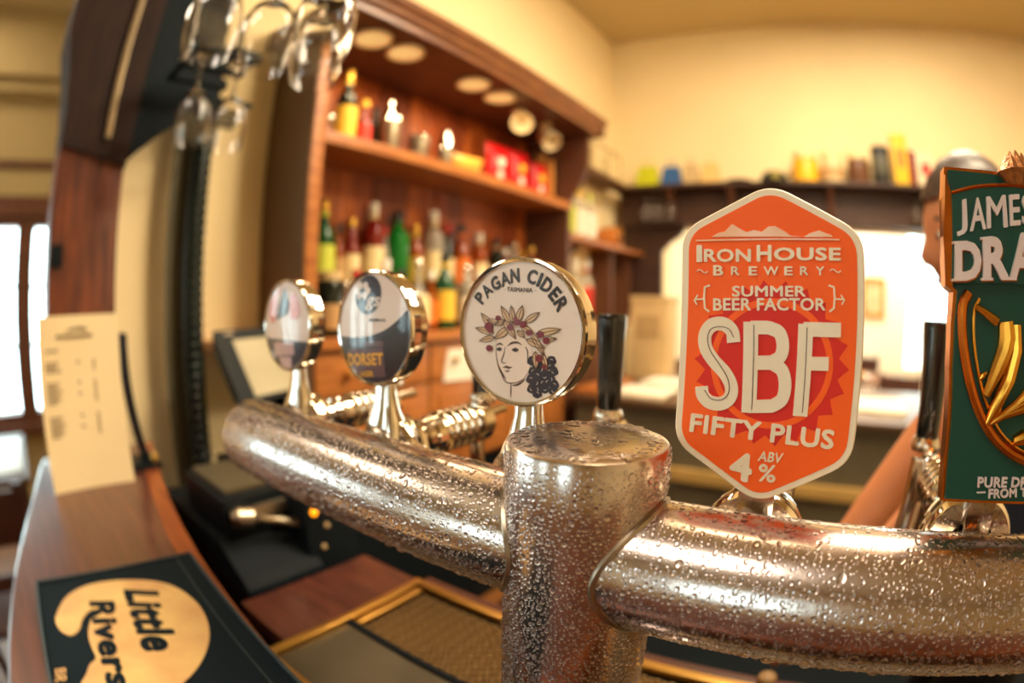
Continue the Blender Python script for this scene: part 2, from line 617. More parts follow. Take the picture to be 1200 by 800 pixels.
def dome_mesh(name, P, N, T, R, H, E, rng, material, base, parent):
    """P points, N normals, T tangents, R radii, H relative heights, E elongation along T"""
    n = 9
    B = np.cross(N, T)
    rings = [(1.0, -0.08), (0.95, 0.34), (0.75, 0.69), (0.42, 0.92)]
    K = len(P)
    per = n * len(rings) + 1
    V = np.zeros((K, per, 3))
    ph = rng.uniform(0, 6.28, (K, 2))
    am = rng.uniform(0.03, 0.14, (K, 1))
    k = 0
    for rr, hh in rings:
        for i in range(n):
            a = 2 * math.pi * i / n
            wob = 1 + am[:, 0] * np.sin(2 * a + ph[:, 0]) + 0.5 * am[:, 0] * np.sin(3 * a + ph[:, 1])
            V[:, k] = P + T * (R * rr * wob * math.cos(a) * E)[:, None] + B * (R * rr * wob * math.sin(a))[:, None] + N * (R * H * hh)[:, None]
            k += 1
    V[:, k] = P + N * (R * H)[:, None]
    quads = []
    tris = []
    for q in range(len(rings) - 1):
        for i in range(n):
            j = (i + 1) % n
            quads.append((q * n + i, q * n + j, (q + 1) * n + j, (q + 1) * n + i))
    q = len(rings) - 1
    for i in range(n):
        tris.append((q * n + i, q * n + (i + 1) % n, per - 1))
    off = (np.arange(K) * per)[:, None, None]
    Q = (np.array(quads)[None] + off).reshape(-1, 4)
    Tt = (np.array(tris)[None] + off).reshape(-1, 3)
    verts = V.reshape(-1, 3) - np.array(base)
    me = bpy.data.meshes.new(name)
    loops = np.concatenate([Q.ravel(), Tt.ravel()])
    tot = np.concatenate([np.full(len(Q), 4), np.full(len(Tt), 3)])
    start = np.concatenate([[0], np.cumsum(tot)[:-1]])
    me.vertices.add(len(verts))
    me.vertices.foreach_set('co', verts.ravel())
    me.loops.add(len(loops))
    me.loops.foreach_set('vertex_index', loops.astype(np.int32))
    me.polygons.add(len(tot))
    me.polygons.foreach_set('loop_start', start.astype(np.int32))
    me.polygons.foreach_set('loop_total', tot.astype(np.int32))
    me.update(calc_edges=True)
    me.validate()
    me.polygons.foreach_set('use_smooth', np.ones(len(me.polygons), dtype=bool))
    me.materials.append(material)
    o = bpy.data.objects.new(name, me)
    COL.objects.link(o)
    o.parent = parent
    o['kind'] = 'stuff'
    return o

rng = np.random.default_rng(7)
rr = random.Random(5)
def rad():
    k = rr.random()
    if k < 0.55: return rr.uniform(0.0006, 0.0011)
    if k < 0.90: return rr.uniform(0.0011, 0.0018)
    if k < 0.985: return rr.uniform(0.0017, 0.0025)
    return rr.uniform(0.0025, 0.0036)
# on the cross pipe: a = x, b = arc from straight up towards the customers (-Y)
P, N, T, R, H, EL = [], [], [], [], [], []
def sample_pipe():
    while True:
        x = rr.uniform(XL + 0.012, XRT - 0.012)
        ang = math.radians(rr.uniform(-50, 215))
        if ang < 0.45 and rr.random() < 0.6:
            continue
        return x, ang * QR
for a, b, r in droplets(rng, sample_pipe, 30000, rad):
    th = b / QR
    n = np.array([0, -math.sin(th), math.cos(th)])
    y = n[1] * QR
    if abs(a - PX) < math.sqrt(PR ** 2 - y * y) + 0.002 + r:
        continue
    P.append((a, PY + y, PZ + n[2] * QR)); N.append(n); T.append((0, -math.cos(th), -math.sin(th))); R.append(r)
    H.append(rr.uniform(0.55, 0.75) if th > 0.35 else rr.uniform(0.2, 0.35)); EL.append(rr.uniform(1.0, 1.15) if r < 0.0012 else rr.uniform(1.0, 1.35))
# on the pillar: a = arc round, b = height
def sample_pillar():
    return math.radians(rr.uniform(-215, 35)) * PR, rr.uniform(TRAYZ + 0.05, PTOP - 0.005)
for a, b, r in droplets(rng, sample_pillar, 27000, lambda: min(rad(), 0.0022)):
    th = a / PR
    n = np.array([math.cos(th), math.sin(th), 0])
    if abs(n[1] * PR) < QR and abs(b - PZ) < math.sqrt(QR ** 2 - (n[1] * PR) ** 2) + 0.003 + r:
        continue
    P.append((PX + n[0] * PR, PY + n[1] * PR, b)); N.append(n); T.append((0, 0, -1)); R.append(r); H.append(rr.uniform(0.55, 0.75)); EL.append(rr.uniform(1.0, 1.25))
# flat puddles and beads on the pillar's lid
def sample_lid():
    while True:
        x, y = rr.uniform(-1, 1), rr.uniform(-1, 1)
        if x * x + y * y < 0.82:
            return x * PR, y * PR
for a, b, r in droplets(rng, sample_lid, 1500, lambda: rr.choice((0.0008, 0.0012, 0.0018, 0.0026, 0.0034))):
    P.append((PX + a, PY + b, PTOP + 0.0002)); N.append((0, 0, 1)); T.append((math.cos(a * 900), math.sin(a * 900), 0)); R.append(r); H.append(rr.uniform(0.14, 0.24)); EL.append(rr.uniform(1.0, 1.9))
P, N, T, R, H, EL = (np.array(q, float) for q in (P, N, T, R, H, EL))
print('drops', len(P))
dome_mesh('condensation_drops', P, N, T, R, H, EL, rng, WATER, tower.base, tower.o)

# ------------------------------------------------------------------ beer taps with badges
BY = 0.310                                   # plane of the badge faces
def glossy(name, rgb, rough=0.45, coat=0.08, var=0.03, metal=0.0):
    return mat(name, rgb, rough, metal, var=var, coat=coat)
BLUSH = glossy('blush_white_print', (232, 214, 200))
INKG = glossy('dark_print', (58, 50, 48))
BERRY = glossy('crimson_print', (122, 36, 44))
LEAF = glossy('tan_leaf_print', (214, 178, 138))
SKINP = glossy('engraving_face_print', (236, 214, 198))
LINEP = glossy('brown_line_print', (88, 62, 50))
PLUM = glossy('plum_black_print', (52, 44, 52))
LENS = glossy('lens_blush_face', (226, 206, 194), 0.3, 0.7)
LPLUM = glossy('lens_plum_print', (44, 36, 44), 0.3, 0.7)
YEL = glossy('yellow_print', (236, 178, 70))
MAUVE = glossy('mauve_box_print', (110, 84, 86))
PINKR = glossy('red_pink_print', (214, 120, 104))
HANDLE = mat('black_gloss_handle', (16, 22, 24), 0.14, coat=0.6)

def badge_xz(u, v, y=BY):
    p = at(u, v, Y=y)
    return (p[0], p[2])

def tap_body(t, x, zc=-0.145, hy=0.473, hx=0.0, htop=-0.013):
    ribs = [(0.020, 0.320), (0.034, 0.322), (0.0365, 0.326), (0.0365, 0.330), (0.0335, 0.3315), (0.0365, 0.333), (0.0365, 0.338), (0.0335, 0.3395), (0.036, 0.341), (0.0355, 0.346), (0.031, 0.3475), (0.030, 0.350), (0.016, 0.3505)]
    t.part('collar', lathe(ribs, (x, 0, zc), 'Y', 48), CHROME)
    prof = [(0.0, 0.350), (0.015, 0.350), (0.015, 0.368), (0.0185, 0.3685), (0.0185, 0.376), (0.015, 0.3775), (0.0195, 0.381), (0.0195, 0.392), (0.016, 0.3935)]
    y = 0.396
    for k in range(4):
        prof += [(0.0215, y), (0.0225, y + 0.002), (0.0225, y + 0.008), (0.0215, y + 0.0095), (0.0195, y + 0.0105)]
        y += 0.0125
    prof += [(0.0185, y + 0.004), (0.023, y + 0.005), (0.023, y + 0.022), (0.020, y + 0.025), (0.012, y + 0.026), (0, y + 0.026)]
    body = t.part('tap_body', lathe(prof, (x, 0, zc + 0.006), 'Y', 32), CHROME)
    t.part('bolt', tube([(x, 0.47, zc + 0.012), (x, 0.515, zc + 0.014), (x, 0.517, zc + 0.014)], [0.0055, 0.0055, 0.003], 12), CHROME, body)
    t.part('spout', tube(smooth_open([(x, 0.462, zc - 0.012), (x, 0.463, zc - 0.035), (x, 0.470, zc - 0.06), (x, 0.478, zc - 0.095)], 4), 0.0085, 14), CHROME)
    hx = x + hx
    fz = -0.108
    t.part('ferrule', lathe([(0, zc + 0.02), (0.009, zc + 0.02), (0.009, fz - 0.012), (0.0145, fz - 0.010), (0.0155, fz - 0.004), (0.013, fz + 0.002), (0, fz + 0.002)], (hx, hy, 0), 'Z', 24), CHROME)
    h = htop - fz
    t.part('handle', lathe([(0, fz), (0.0105, fz), (0.0118, fz + 0.004), (0.0125, fz + h * .3), (0.0138, fz + h * .7), (0.0152, fz + h * .93), (0.0150, fz + h * .975), (0.0138, htop), (0.0110, htop - 0.0008), (0.0100, htop - 0.002), (0, htop - 0.002)], (hx, hy, 0), 'Z', 28), HANDLE, label='black tapered tap handle')

def flared_neck(t, x, ztop, zbot=-0.137):
    V, F = [], []
    lev = [(ztop, 0.0105, 0.006), (ztop - 0.012, 0.0108, 0.0065), (ztop - 0.026, 0.0135, 0.009), (ztop - 0.040, 0.0195, 0.013), (zbot, 0.024, 0.016)]
    n = 20
    for z, w, d in lev:
        for i in range(n):
            a = 2 * math.pi * i / n
            c, s = math.cos(a), math.sin(a)
            V.append((x + w * math.copysign(abs(c) ** 0.5, c), 0.325 + d * math.copysign(abs(s) ** 0.5, s), z))
    for k in range(len(lev) - 1):
        for i in range(n):
            j = (i + 1) % n
            F.append((k * n + i, k * n + j, (k + 1) * n + j, (k + 1) * n + i))
    F.append(tuple(range(n)))
    return t.part('neck', (V, F), CHROME)

def disc_badge(x, z, R, label, sag, facemat, name='beer_tap'):
    """round lens badge: chrome drum, rim and a gently domed printed face"""
    t = Thing(name, label, 'beer tap', (x, 0.325, -0.118), 'beer taps on the chrome tower')
    t.part('badge_drum', lathe([(R - 0.002, BY + 0.001), (R + 0.0005, BY + 0.002), (R + 0.0008, BY + 0.009), (R - 0.0008, BY + 0.0105), (R - 0.0008, BY + 0.018), (R - 0.003, BY + 0.021), (R * .6, BY + 0.024), (0, BY + 0.025)], (x, 0, z), 'Y', 72), CHROME)
    t.part('badge_rim', lathe([(R - 0.003, BY + 0.0005), (R - 0.0026, BY - 0.0014), (R - 0.0012, BY - 0.0022), (R + 0.0004, BY - 0.0014), (R + 0.0008, BY + 0.001), (R - 0.0005, BY + 0.002)], (x, 0, z), 'Y', 72), CHROME)
    rf = R - 0.0022
    def dome(p, q, h=0.0):
        r2 = ((p - x) ** 2 + (q - z) ** 2) / rf ** 2
        return BY - sag * (1 - r2) - h
    prof = [(rf * k / 12, BY - sag * (1 - (k / 12) ** 2)) for k in range(13)]
    face = t.part('badge_face', lathe(prof, (x, 0, z), 'Y', 64), facemat, fix=False)
    def prt(name, vf2, material, h=0.0003, label=None):
        """print laid on the domed face"""
        bm = bmesh.new()
        vs = [bm.verts.new((a, 0, b)) for a, b in vf2[0]]
        for f in vf2[1]:
            try: bm.faces.new([vs[i] for i in f])
            except ValueError: pass
        if sag > 0.001:
            bmesh.ops.triangulate(bm, faces=bm.faces)
            for _ in range(3):
                lng = [e for e in bm.edges if e.calc_length() > 0.008]
                if not lng: break
                bmesh.ops.subdivide_edges(bm, edges=lng, cuts=1)
                bmesh.ops.triangulate(bm, faces=[f for f in bm.faces if len(f.verts) > 3])
        for v in bm.verts:
            v.co.y = dome(v.co.x, v.co.z, h)
        vf = from_bm(bm)
        return t.part(name, thicken(vf, np.array((0, 0.00015, 0))), material, face, label=label, smooth=0, fix=False)
    return t, face, prt

def poly(pts):
    return (list(pts), [tuple(range(len(pts)))])

# --- cider badge
CXP, CZP = -0.2046, -0.0235
t, face, prt = disc_badge(CXP, CZP, 0.0525, 'round white cider badge with a crowned woman, reading PAGAN CIDER', 0.0006, BLUSH)
flared_neck(t, CXP, CZP - 0.050)
tap_body(t, CXP)
pg = lambda a, b: badge_xz(540 + a / 4.444, 300 + b / 4.444)
letters = []
for ch, a, b in [('P', 103, 217), ('A', 138, 178), ('G', 183, 142), ('A', 232, 118), ('N', 284, 102), ('C', 374, 108), ('I', 414, 124), ('D', 450, 152), ('E', 492, 198), ('R', 524, 250)]:
    c = np.array(pg(a, b))
    u = c - np.array((CXP, CZP))
    u /= np.linalg.norm(u)
    rgt = np.array((u[1], -u[0]))
    w = {'I': 0.0026, 'P': 0.0064, 'E': 0.0062}.get(ch, 0.0078) / 2
    h = 0.0052
    q = [c - rgt * w - u * h, c + rgt * w - u * h, c + rgt * w + u * h, c - rgt * w + u * h]
    letters.append(text_quad(ch, q, 0.04))
prt('lettering', join(*letters), INKG, 0.0004)
def pquad(f, x0, y0, x1, y1, dx=0, dy=0):
    return [f(x0, y1), f(x1, y1 + dy), f(x1, y0 + dy), f(x0, y0)]
prt('small_lettering', join(text_quad('TASMANIA', pquad(pg, 243, 160, 377, 184, 0, 6), 0.01), poly(stroke([pg(227, 172), pg(236, 172)], 0.0003)), poly(stroke([pg(387, 180), pg(396, 180)], 0.0003))), INKG, 0.0004)
prt('portrait_face', poly(smooth_closed([pg(*q) for q in [(188, 435), (187, 495), (193, 545), (212, 605), (238, 655), (285, 658), (330, 638), (358, 590), (372, 500), (362, 440), (285, 412), (220, 415)]], 4)), SKINP, 0.0003)
prt('portrait_neck', poly([pg(*q) for q in [(262, 652), (262, 735), (300, 740), (362, 732), (352, 600)]]), SKINP, 0.00025)
lines = [([(189, 430), (187, 495), (194, 550), (212, 605), (238, 654), (285, 659), (330, 638), (352, 604)], 0.0006),
         ([(264, 660), (262, 735)], 0.0006), ([(362, 610), (366, 700)], 0.0005),
         ([(246, 468), (270, 452), (300, 450), (322, 462)], 0.0011), ([(190, 466), (205, 455), (224, 462)], 0.0010),
         ([(234, 470), (228, 510), (216, 545), (228, 556), (240, 552)], 0.0007),
         ([(222, 580), (240, 576), (252, 580), (272, 578)], 0.0013), ([(232, 596), (246, 599), (258, 594)], 0.0008),
         ([(340, 470), (352, 500), (350, 560)], 0.0006), ([(195, 560), (214, 604), (238, 640)], 0.0012), ([(268, 672), (300, 668), (340, 640)], 0.0010)]
prt('portrait_lines', join(*[poly(stroke([pg(*q) for q in smooth_open(a, 4)], w * 1.5, True)) for a, w in lines]), LINEP, 0.0005)
prt('portrait_eyes', join(*[poly([pg(*q) for q in circ(a, b, r, 14, k)]) for a, b, r, k in [(204, 484, 14, 9), (288, 487, 17, 9), (206, 484, 6, 11), (289, 487, 7, 12)]]), INKG, 0.0006)
hr = random.Random(3)
hair = []
hp = [(375, 545), (400, 560), (440, 560), (475, 545), (485, 600), (470, 640), (488, 670), (485, 700), (440, 690), (400, 715), (372, 690), (368, 640), (400, 620), (440, 625), (430, 660), (395, 660), (462, 600), (380, 600), (420, 590), (455, 655), (410, 690), (468, 575)]
for a, b in hp:
    hair.append(poly([pg(a + (23 + 5 * math.sin(5 * k * .5236)) * math.cos(k * .5236) * 1.1, b + 26 * math.sin(k * .5236)) for k in range(12)]))
prt('portrait_hair', join(*hair), PLUM, 0.0004)
prt('hair_highlights', join(*[poly(stroke([pg(a + 8 * math.cos(k * .8 + a), b + 9 * math.sin(k * .8 + a)) for k in range(4)], 0.0004, True)) for a, b in hp]), BLUSH, 0.00055)
def leaf(a, b, c, d, w):
    P0, P1 = np.array((a, b), float), np.array((c, d), float)
    ax = P1 - P0
    nrm = np.array((-ax[1], ax[0])) / np.linalg.norm(ax)
    L = [P0 + ax * k + nrm * w * math.sin(math.pi * k ** 0.8) for k in (0, .15, .3, .5, .7, .85, 1)]
    Rr = [P0 + ax * k - nrm * w * math.sin(math.pi * k ** 0.8) for k in (.85, .7, .5, .3, .15)]
    return [tuple(p) for p in L + Rr], [tuple(P0), tuple(P0 + ax * .5), tuple(P1)]
leaves = [(178, 400, 78, 372, 17), (182, 420, 98, 442, 15), (172, 372, 108, 295, 17), (262, 352, 214, 258, 16), (276, 350, 266, 255, 13), (300, 342, 326, 255, 17), (338, 345, 416, 292, 17), (395, 405, 528, 380, 20), (440, 430, 505, 430, 10),
          (255, 372, 180, 432, 20), (228, 330, 292, 432, 17), (318, 365, 386, 402, 15), (345, 432, 445, 478, 19), (372, 395, 440, 520, 15), (392, 495, 398, 590, 16), (428, 500, 455, 600, 14), (205, 345, 140, 330, 12), (300, 385, 340, 425, 13), (180, 360, 240, 330, 12)]
for k, L in enumerate(leaves):
    a, mid = leaf(*L)
    lf = prt('crown_leaf', poly([pg(*q) for q in a]), LEAF, 0.0005 + 0.00002 * k)
    pp = [pg(*q) for q in a]
    prt('leaf_line', join(poly(stroke(pp + [pp[0]], 0.00048)), poly(stroke([pg(*q) for q in mid], 0.0004))), LINEP, 0.00072 + 0.00002 * k)
for a, b, r in [(150, 365, 21), (158, 385, 14), (154, 478, 17), (200, 322, 14), (265, 370, 18), (299, 345, 18), (329, 355, 18), (362, 398, 16), (420, 408, 18), (450, 440, 18), (414, 532, 20), (440, 575, 14), (290, 325, 10)]:
    prt('crown_berry', poly([pg(*q) for q in circ(a, b, r, 16)]), BERRY, 0.00115)

LMAUVE, LYEL, LPINK = glossy('lens_mauve_print', (104, 78, 82), 0.3, 0.7), glossy('lens_yellow_print', (240, 176, 60), 0.3, 0.7), glossy('lens_pink_print', (220, 128, 112), 0.3, 0.7)
# --- lager badge
CXD, CZD = -0.3605, -0.0275
t, face, prt = disc_badge(CXD, CZD, 0.0515, 'glossy oval-looking lager badge with dark lower half and yellow DORSET lettering', 0.0035, LENS)
flared_neck(t, CXD, CZD - 0.049)
tap_body(t, CXD)
dg = lambda a, b: badge_xz(395 + a / 4.705, 300 + b / 4.705)
rf = 0.0485
curve = [np.array(p) for p in smooth_open([dg(34, 440), dg(100, 447), (dg(190, 440)), dg(280, 405), dg(350, 345), dg(385, 300)], 5)]
def on_rim(p):
    v = np.array(p) - (CXD, CZD)
    return v / np.linalg.norm(v) * rf
a0 = math.atan2(*on_rim(curve[-1])[::-1])
a1 = math.atan2(*on_rim(curve[0])[::-1])
while a1 > a0: a1 -= 2 * math.pi
arc = [(CXD + rf * math.cos(a0 + (a1 - a0) * k / 30), CZD + rf * math.sin(a0 + (a1 - a0) * k / 30)) for k in range(31)]
inner = [tuple(c) for c in curve if np.linalg.norm(c - (CXD, CZD)) < rf]
V2 = inner + arc
prt('dark_field', poly(V2), LPLUM, 0.0003)
prt('oval_logo', poly([dg(*q) for q in circ(182, 212, 72, 28, 108)]), LPLUM, 0.00035)
prt('logo_lettering', join(text_quad('gs', pquad(dg, 172, 225, 252, 300), 0.02, 0.2), *[poly([dg(*q) for q in circ(150 + 30 * math.cos(k * 1.05), 190 + 32 * math.sin(k * 1.05), 15, 8, 22)]) for k in range(6)]), LENS, 0.0006)
prt('small_lettering', text_quad('BREWING CO', pquad(dg, 196, 344, 282, 360), 0.005), INKG, 0.0006)
prt('name_box', poly([dg(68, 512), dg(268, 505), dg(272, 665), dg(105, 668)]), LMAUVE, 0.00045)
prt('name_lettering', join(text_quad('DORSET', pquad(dg, 66, 535, 266, 604, 0, -4), 0.035), text_quad('LAGER', pquad(dg, 132, 632, 206, 664), 0.03)), LYEL, 0.0007)
prt('upper_box', poly([dg(168, 468), dg(270, 464), dg(270, 498), dg(168, 500)]), LMAUVE, 0.00045)

# --- far badge
CXF, CZF = -0.512, -0.030
t, face, prt = disc_badge(CXF, CZF, 0.0505, 'small pink and white lens badge at the far end of the tower', 0.0038, LENS)
flared_neck(t, CXF, CZF - 0.048)
tap_body(t, CXF)
fg = lambda a, b: badge_xz(305 + a / 5.0, 320 + b / 5.0)
for q4 in ([(58, 250), (62, 190), (90, 120), (118, 92), (112, 150), (104, 270), (78, 290)], [(190, 250), (186, 150), (196, 110), (225, 150), (238, 220), (226, 270)]):
    prt('red_petal', poly(smooth_closed([fg(*q) for q in q4], 3)), LPINK, 0.0004)
prt('figure_emblem', join(poly([fg(150, 82), fg(122, 200), fg(112, 270), fg(140, 262), fg(152, 200), fg(176, 245), fg(184, 180)]), poly([fg(*q) for q in circ(152, 225, 16, 12, 30)])), LPLUM, 0.0005)
low = [(CXF + 0.0475 * math.cos(a), CZF + 0.0475 * math.sin(a)) for a in np.radians(np.linspace(200, 340, 30))]
prt('dark_field', poly(low), LPLUM, 0.0003)
prt('pale_boxes', join(poly([fg(92, 402), fg(208, 398), fg(208, 478), fg(96, 482)]), poly([fg(116, 490), fg(190, 488), fg(188, 556), fg(130, 556)])), mat('dusty_pink_print', (196, 160, 158), 0.4, coat=1.0), 0.0005)

# --- orange hexagonal badge
ORG = glossy('orange_enamel', (255, 98, 8), 0.55, 0.0, 0.02)
REDP = glossy('red_enamel', (218, 36, 16), 0.55, 0.0, 0.03)
CREAM = glossy('cream_enamel', (240, 222, 192), 0.5, 0.05, 0.02)
LINEO = mat('dark_inline_print', (86, 48, 50), 0.5)
XS = -0.0315
t = Thing('beer_tap', 'tall orange hexagonal badge with white SBF lettering on the tower', 'beer tap', (XS, 0.33, -0.118), 'beer taps on the chrome tower')
hexo = [(XS - 0.0002, 0.0722), (XS - 0.0565, 0.0445), (XS - 0.0568, -0.0855), (XS + 0.0015, -0.1185), (XS + 0.0580, -0.0865), (XS + 0.0562, 0.0440)]
outer = roundpoly(hexo, 0.013, 6)
def shrink(pl, d):
    P = [np.array(p) for p in pl]
    n = len(P)
    out = []
    for i in range(n):
        a, b, c = P[i - 1], P[i], P[(i + 1) % n]
        def nn(p, q):
            e = (q - p) / np.linalg.norm(q - p)
            return np.array((-e[1], e[0]))
        n1, n2 = nn(a, b), nn(b, c)
        k = n1 + n2
        k /= (1 + n1 @ n2)
        out.append(tuple(b + k * d))
    return out
area2 = sum(hexo[i - 1][0] * hexo[i][1] - hexo[i][0] * hexo[i - 1][1] for i in range(6))
sg = 1 if area2 > 0 else -1
mid = roundpoly(shrink(hexo, sg * 0.0008), 0.0128, 6)
V = [(a, BY + 0.0012, b) for a, b in outer] + [(a, BY, b) for a, b in mid] + [(a, BY + 0.0075, b) for a, b in outer]
n = len(outer)
F = [tuple(range(n, 2 * n)), tuple(range(3 * n - 1, 2 * n - 1, -1))] + [(i, (i + 1) % n, (i + 1) % n + n, i + n) for i in range(n)] + [(i, i + 2 * n, (i + 1) % n + 2 * n, (i + 1) % n) for i in range(n)]
plate = t.part('badge_plate', (V, F), CREAM, smooth=25, label='cream bordered hexagonal badge plate')
inner = roundpoly(shrink(hexo, sg * 0.0046), 0.0105, 6)
t.part('orange_field', prism(inner, BY - 0.0004, BY + 0.001), ORG, plate, smooth=0)
sb = lambda a, b: badge_xz(770 + a * 260 / 507, 200 + b * 410 / 800)
def sprt(name, vf2, material, h, thick=0.0004):
    return t.part(name, thicken(lift(vf2, 'XZ', BY - h), np.array((0, thick, 0))), material, plate, smooth=0, fix=False)
cg = np.array(sb(262, 442))
rg = abs(sb(442, 442)[0] - cg[0])
teeth = []
for k in range(88):
    a = 2 * math.pi * k / 88
    teeth.append((cg[0] + rg * (1.0 if k % 4 < 1 else 0.92 if k % 4 in (1, 3) else 0.865) * math.cos(a) * 0.99, cg[1] + rg * (1.0 if k % 4 < 1 else 0.92 if k % 4 in (1, 3) else 0.865) * math.sin(a)))
sprt('bottle_cap_print', poly(teeth), REDP, 0.0007)
ringo, ringi = circ(cg[0], cg[1], rg * 0.78, 48), circ(cg[0], cg[1], rg * 0.70, 48)
sprt('cap_ring_print', (ringo + ringi, [(i, (i + 1) % 48, (i + 1) % 48 + 48, i + 48) for i in range(48)]), ORG, 0.0009)
def sq(a, b, c, d, dy=0):
    return [sb(a, d), sb(c, d + dy), sb(c, b + dy), sb(a, b)]
sprt('brewery_lettering', join(text_quad('I', sq(91, 170, 104, 209), 0.03), text_quad('RON', sq(108, 179, 215, 209), 0.03), text_quad('H', sq(228, 170, 262, 208), 0.03), text_quad('OUSE', sq(267, 176, 420, 206), 0.03)), CREAM, 0.0012, 0.0008)
wav = lambda a, b: poly(stroke([sb(a + k * 5, b - 4 * math.sin(k * 1.26)) for k in range(6)], 0.0006))
sprt('brewery_small_lettering', join(text_quad('B', sq(129, 216, 152, 240), 0.025), *[text_quad(c, sq(x, 219, x + (34 if c == 'W' else 19), 239), 0.02) for c, x in zip('REWERY', (170, 210, 244, 291, 327, 363))], wav(92, 230), wav(395, 229)), CREAM, 0.0012, 0.0008)
sprt('slogan_lettering', join(text_quad('SUMMER', sq(172, 263, 340, 288), 0.025), text_quad('BEER FACTOR', sq(129, 291, 385, 320), 0.025)), CREAM, 0.0012, 0.0008)
for s, x in ((1, 108), (-1, 406)):
    br = []
    br.append(poly(stroke([sb(*q) for q in [(x + s * 14, 262), (x + s * 2, 266), (x, 290), (x + s * 2, 314), (x + s * 12, 322)]], 0.0012)))
    br.append(poly(stroke([sb(*q) for q in [(x, 293), (x - s * 20, 294)]], 0.0009)))
    br.append(poly(stroke([sb(*q) for q in [(x - s * 14, 284), (x - s * 22, 296), (x - s * 16, 306)]], 0.0009)))
    sprt('bracket_mark', join(*br), CREAM, 0.0012, 0.0008)
mtn = [(125, 152), (140, 143), (155, 140), (172, 122), (190, 133), (205, 141), (222, 136), (240, 140), (255, 128), (270, 127), (290, 138), (305, 149), (330, 152)]
mt2 = [(335, 152), (350, 143), (370, 137), (385, 143), (398, 147), (402, 152)]
sprt('mountain_print', join(poly([sb(*q) for q in mtn]), poly([sb(*q) for q in mt2]), poly(stroke([sb(90, 160), sb(250, 157), sb(417, 158)], 0.0009))), mat('pale_orange_print', (246, 190, 150), 0.45, coat=0.2), 0.0012, 0.0008)
wS = abs(sb(30, 440)[0] - sb(0, 440)[0])
S = [stroke([sb(*q) for q in smooth_open([(176, 392), (172, 366), (152, 350), (126, 353), (111, 375), (113, 405), (130, 433), (156, 462), (170, 490), (168, 516), (148, 531), (122, 528), (106, 512), (103, 492)], 5)], wS * 0.95)]
B = [stroke([sb(215, 345), sb(210, 552)], wS * 1.05), stroke([sb(*q) for q in [(214, 358), (250, 358)] + smooth_open([(258, 359), (280, 370), (288, 398), (282, 424), (262, 437)], 5) + [(214, 438)]], wS * 0.9),
     stroke([sb(*q) for q in [(214, 439), (255, 439)] + smooth_open([(264, 440), (286, 456), (293, 488), (286, 521), (264, 537)], 5) + [(210, 538)]], wS * 0.9)]
Fl = [stroke([sb(340, 350), sb(327, 560)], wS * 1.05), stroke([sb(335, 362), sb(420, 364)], wS * 0.95), stroke([sb(332, 440), sb(392, 441)], wS * 0.9)]
def ribbon(pl):
    n = len(pl) // 2
    return (list(pl), [(i, i + 1, 2 * n - 2 - i, 2 * n - 1 - i) for i in range(n - 1)])
sprt('large_lettering', join(*[ribbon(p) for p in S + B + Fl]), CREAM, 0.0016, 0.0013)
for L in (smooth_open([(176, 380), (166, 362), (146, 356), (124, 362), (117, 385), (124, 412), (144, 442), (163, 475), (165, 505), (150, 522), (125, 520), (110, 500)], 4), [(222, 352), (217, 545)], [(343, 358), (332, 552)]):
    sprt('inline_line', ribbon(stroke([sb(*q) for q in L], 0.00045)), LINEO, 0.0019, 0.0002)
sprt('strength_lettering', join(text_quad('FIFTY PLUS', [sb(74, 596), sb(402, 637), sb(407, 592), sb(79, 553)], 0.03)), CREAM, 0.0012, 0.0008)
sprt('number_lettering', join(text_quad('4', [sb(164, 700), sb(215, 714), sb(220, 648), sb(170, 638)], 0.04), text_quad('ABV', [sb(230, 662), sb(284, 668), sb(290, 645), sb(235, 640)], 0.02), text_quad('%', [sb(230, 708), sb(270, 713), sb(274, 673), sb(234, 668)], 0.02)), CREAM, 0.0012, 0.0008)
t.part('badge_bracket', box(XS - 0.012, XS + 0.012, BY + 0.0075, BY + 0.013, -0.14, 0.02, 0.001), CHROME)
tap_body(t, XS, zc=-0.152)

# --- green draught badge
GRN = glossy('bottle_green_enamel', (2, 62, 47), 0.45, 0.12, 0.06)
COPPER = mat('copper_gilt', (206, 118, 44), 0.25, 1.0, var=0.2, scale=60)
GOLD = mat('gold_relief', (226, 162, 62), 0.24, 1.0, var=0.2, scale=80)
SILV = mat('silver_white_letters', (226, 206, 200), 0.35, 0.25, var=0.04)
XJ = 0.166
JY = 0.300
t = Thing('beer_tap', 'green and copper relief badge reading DRA, at the right end of the tower', 'beer tap', (0.125, 0.325, -0.118), 'beer taps on the chrome tower')
jz = lambda u, v: badge_xz(u, v, JY)
left = [jz(*q) for q in [(1107, 194), (1106, 230), (1107, 300), (1109, 334), (1118, 342), (1115, 380), (1113, 430), (1112, 480), (1107, 540), (1103, 588)]]
def mirror(pts):
    return [(2 * XJ - a, b) for a, b in reversed(pts)]
outl = left + mirror(left)
back = t.part('badge_body', prism(outl, JY + 0.002, JY + 0.014), COPPER, smooth=0)
ins = shrink(outl, 0.0022 * (1 if sum(outl[i - 1][0] * outl[i][1] - outl[i][0] * outl[i - 1][1] for i in range(len(outl))) > 0 else -1))
t.part('green_field', prism(ins, JY, JY + 0.004), GRN, back, smooth=0)
jj = lambda a, b: jz(1060 + a / 4.443, 160 + b / 4.443)
